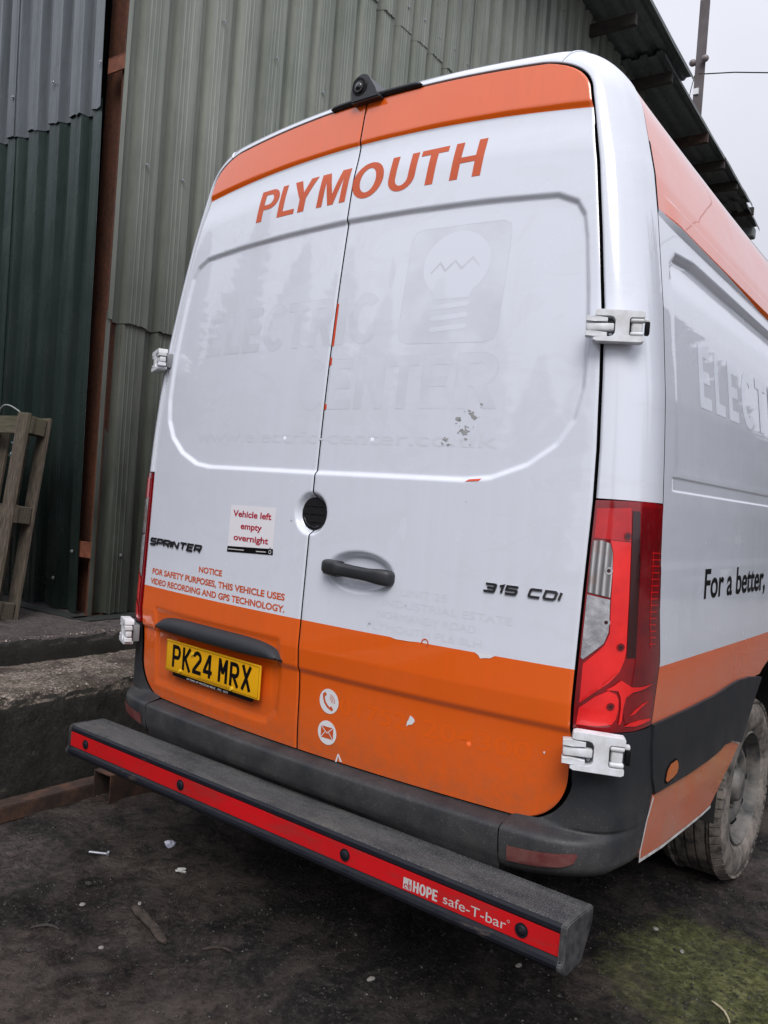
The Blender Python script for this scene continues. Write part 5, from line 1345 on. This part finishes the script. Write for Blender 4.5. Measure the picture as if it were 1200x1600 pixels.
po2 = thing('utility_pole', 'second wooden pole far to the right carrying the other end of the wire', 'pole', (b.x, b.y, GZ))
bm = bmesh.new(); box(bm, (0, 0, (b.z+.6)/2), (.2, .2, b.z+.6), None, .01, 1); bm_obj('post', bm, M['pole'], po2)

# ------------------------------------------------------------------ litter on the ground
def gz(x, y): return GZ+gh(x, y)
def litter(name, label, cat, bm, mat, x, y, rz=0, smooth=False, z=0):
    o = bm_obj(name, bm, mat, smooth=smooth, angle=35); o.location = (x, y, gz(x, y)+z); o.rotation_euler = (0, 0, rz); o['label'] = label; o['category'] = cat; return o
bm = bmesh.new(); cyl(bm, (-.038, 0, .006), (.030, 0, .007), .0048, seg=12); cyl(bm, (.030, 0, .008), (.039, 0, .008), .0105, seg=6)
for i in range(12): cyl(bm, (-.036+i*.003, 0, .006), (-.0345+i*.003, 0, .006), .0056, seg=10)
litter('steel_bolt', 'loose steel bolt lying on the dark dirt left of the white scrap', 'bolt', bm, M['steel'], -.825, -.068, .55)
bm = bmesh.new(); bmesh.ops.create_icosphere(bm, subdivisions=3, radius=.02)
for v_ in bm.verts: v_.co *= .75+.7*mn.noise(v_.co*60); v_.co.z *= .7; v_.co.z += .010
litter('crumpled_film', 'crumpled ball of white plastic film on the ground under the bar', 'litter', bm, M['foil'], -.708, .151)
bm = bmesh.new(); bmesh.ops.create_icosphere(bm, subdivisions=3, radius=.017)
for v_ in bm.verts: v_.co *= .6+1.0*mn.noise(v_.co*90); v_.co.x *= 1.5; v_.co.z *= .4; v_.co.z += .005
litter('paper_scrap', 'small torn pale scrap just nearer than the crumpled film', 'litter', bm, M['paper'], -.532, .071, .9)
def stick(L, r, seed, taper=.6, flat=.6, bend=.02):
    rd = random.Random(seed); bm = bmesh.new(); prev = None; n = 14
    for i in range(n):
        f = i/(n-1); x = (f-.5)*L; yy = bend*math.sin(f*3.1)+rd.gauss(0, r*.12); rr = r*(1-(1-taper)*abs(f-.3)*1.4)*(1+rd.gauss(0, .10))
        if i in (0, n-1): rr *= .55
        ring = [bm.verts.new((x, yy+rr*math.cos(2*math.pi*k/9)*(1+rd.gauss(0, .1)), r*flat+rr*flat*math.sin(2*math.pi*k/9)*(1+rd.gauss(0, .1)))) for k in range(9)]
        if prev:
            for k in range(9): bm.faces.new((prev[k], prev[(k+1) % 9], ring[(k+1) % 9], ring[k]))
        else: bm.faces.new(ring[::-1])
        prev = ring
    bm.faces.new(prev); return bm
litter('wood_piece', 'thick piece of dead brown wood lying in the dark dirt', 'stick', stick(.24, .017, 3, taper=.7, flat=.7, bend=.006), M['stick'], -.305, -.235, R(-14))
litter('twig', 'short dark twig right of the thick wood piece', 'twig', stick(.09, .007, 5), M['stick'], -.058, -.174, R(35))
litter('twig', 'dark twig near the bottom left corner of the yard', 'twig', stick(.085, .007, 9), M['timber_dark'], -.50, -.46, R(40))
litter('twig', 'pale thin twig on the moss at the bottom right', 'twig', stick(.10, .004, 11, bend=.012), simple('pale_twig', (.42, .36, .24), rough=.8), 1.140, .600, R(-48))
litter('twig', 'thin broken stalk under the middle of the step bar', 'twig', stick(.10, .004, 12, bend=.01), M['stick'], -.30, .16, R(25))
rs = random.Random(4)
spots = [(-.56,-.30,.011,'pale flat stone at the far left of the dirt'),(-.44,-.17,.009,'small white stone above the thick wood piece'),(-.66,-.21,.012,'dark round pebble near the loose bolt'),(-.30,-.40,.009,'pale stone below the wood piece'),(.36,.02,.011,'grey stone in the dark shade under the bar'),(.84,.93,.010,'pale leaf-shaped chip on the moss edge'),(.95,.86,.009,'cream pebble on the green moss'),(1.15,1.17,.010,'small cream stone on the moss at the right edge'),(-.42,-.55,.013,'black lump of tarmac near the bottom left'),(.62,.40,.010,'brown pebble below the end of the bar')]
for x, y, r_, lab in spots:
    bm = bmesh.new(); bmesh.ops.create_icosphere(bm, subdivisions=2, radius=r_)
    o_ = Vector((rs.random()*9, rs.random()*9, 0))
    for v_ in bm.verts: v_.co *= .8+.5*mn.noise(v_.co*55+o_); v_.co.x *= 1.4; v_.co.z *= .6; v_.co.z += r_*.3
    litter('stone', lab, 'stone', bm, M['timber_dark'] if 'dark' in lab and 'shade' not in lab or 'black' in lab else M['stone'], x, y, rs.random()*6, group=None) if False else litter('stone', lab, 'stone', bm, M['timber_dark'] if ('dark round' in lab or 'black' in lab) else M['stone'], x, y, rs.random()*6)

# ------------------------------------------------------------------ conifers across the yard (seen only as reflections in the van side)
leaf = simple('conifer_green', (.018, .030, .016), (.04, .055, .028), 2, .8); bark = simple('bark', (.06, .045, .035), rough=.9)
def conifer(x, y, H, i):
    rd = random.Random(i); t_ = thing('conifer_tree', TL[i], 'tree', (x, y, GZ), 0, 'conifers across the yard')
    bm = bmesh.new(); cyl(bm, (0, 0, 0), (0, 0, H*.97), .18, .03, 8); bm_obj('trunk', bm, bark, t_)
    bm = bmesh.new(); n = int(420)
    for k in range(n):
        f = (k+rd.random())/n; z = H*(.10+.90*f); rr = (1-f)**.8*H*.25*(.65+.5*rd.random())+.12; a = k*2.4+rd.random()
        tip = Vector((rr*math.cos(a), rr*math.sin(a), z-.30*rr+.1)); root = Vector((0, 0, z)); side = Vector((-math.sin(a), math.cos(a), 0))
        for m_ in range(4):
            g0 = .25+.2*m_; c = root.lerp(tip, g0); w_ = rr*.36*(1.15-g0)+.08
            bm.faces.new([bm.verts.new(c-(tip-root)*.12), bm.verts.new(c+side*w_+Vector((0, 0, -.12))), bm.verts.new(c+(tip-root)*.22), bm.verts.new(c-side*w_+Vector((0, 0, -.12)))])
    bm_obj('crown', bm, leaf, t_)
TL = ['tall dark conifer nearest the shed side of the tree row', 'slender conifer second along the tree row', 'broad conifer with a thin top in the tree row', 'shorter conifer between two taller ones', 'tall narrow conifer in the middle of the tree row', 'bushy conifer right of the middle of the row', 'small conifer towards the end of the row', 'ragged conifer near the end of the row', 'low conifer at the end of the tree row', 'conifer standing behind the row', 'dark conifer behind the photographer', 'thin conifer behind the photographer']+['conifer standing across the yard behind the photographer, '+s_ for s_ in ('rightmost of the group', 'small and narrow', 'tall with a leaning top', 'short and full', 'tallest of the middle pair', 'thin with wide gaps', 'tallest near the left end', 'leftmost of the group')]
for i, (bear, rr, H) in enumerate([(46,17,11.5),(39,16.5,10.8),(33,17.5,12.3),(27.5,16.5,11.0),(23,17.5,12.0),(19.3,18,11.0),(16.2,19.5,9.4),(13.2,21.5,7.2),(9.8,24,5.8),(30,22,13.5),(150,19,9.5),(62,20,11),(196,15,6.4),(203,14,7.4),(211,15.5,8.6),(218,14,7.2),(225,15,8.8),(232,13.5,7.9),(240,14.5,9.0),(249,13.5,7.4)]): conifer(1+rr*math.sin(R(bear)), .8+rr*math.cos(R(bear)), H, i)

bm = bmesh.new(); rd = random.Random(77)
for k in range(9000):
    back = k % 2; be = R(rd.uniform(190, 258) if back else rd.uniform(6, 75)); rr = rd.uniform(15, 17.5) if back else rd.uniform(18.5, 22); hmax = (5.0+.8*math.sin(be*23)+.7*math.sin(be*61)) if back else 2.2+3.6*min(1, max(0, (math.degrees(be)-9)/16))+.9*math.sin(be*31)+.5*math.sin(be*77)
    q = Vector((1+rr*math.sin(be), .8+rr*math.cos(be), GZ+hmax*rd.random()**.7)); s_ = rd.uniform(.18, .42)
    d1 = Vector((rd.gauss(0, 1), rd.gauss(0, 1), rd.gauss(0, 1))).normalized()*s_; d2 = d1.cross(Vector((rd.gauss(0, 1), rd.gauss(0, 1), rd.gauss(0, 1)))).normalized()*s_
    bm.faces.new([bm.verts.new(q+d1), bm.verts.new(q+d2), bm.verts.new(q-d1), bm.verts.new(q-d2)])
o = bm_obj('far_thicket', bm, leaf); o['kind'] = 'stuff'
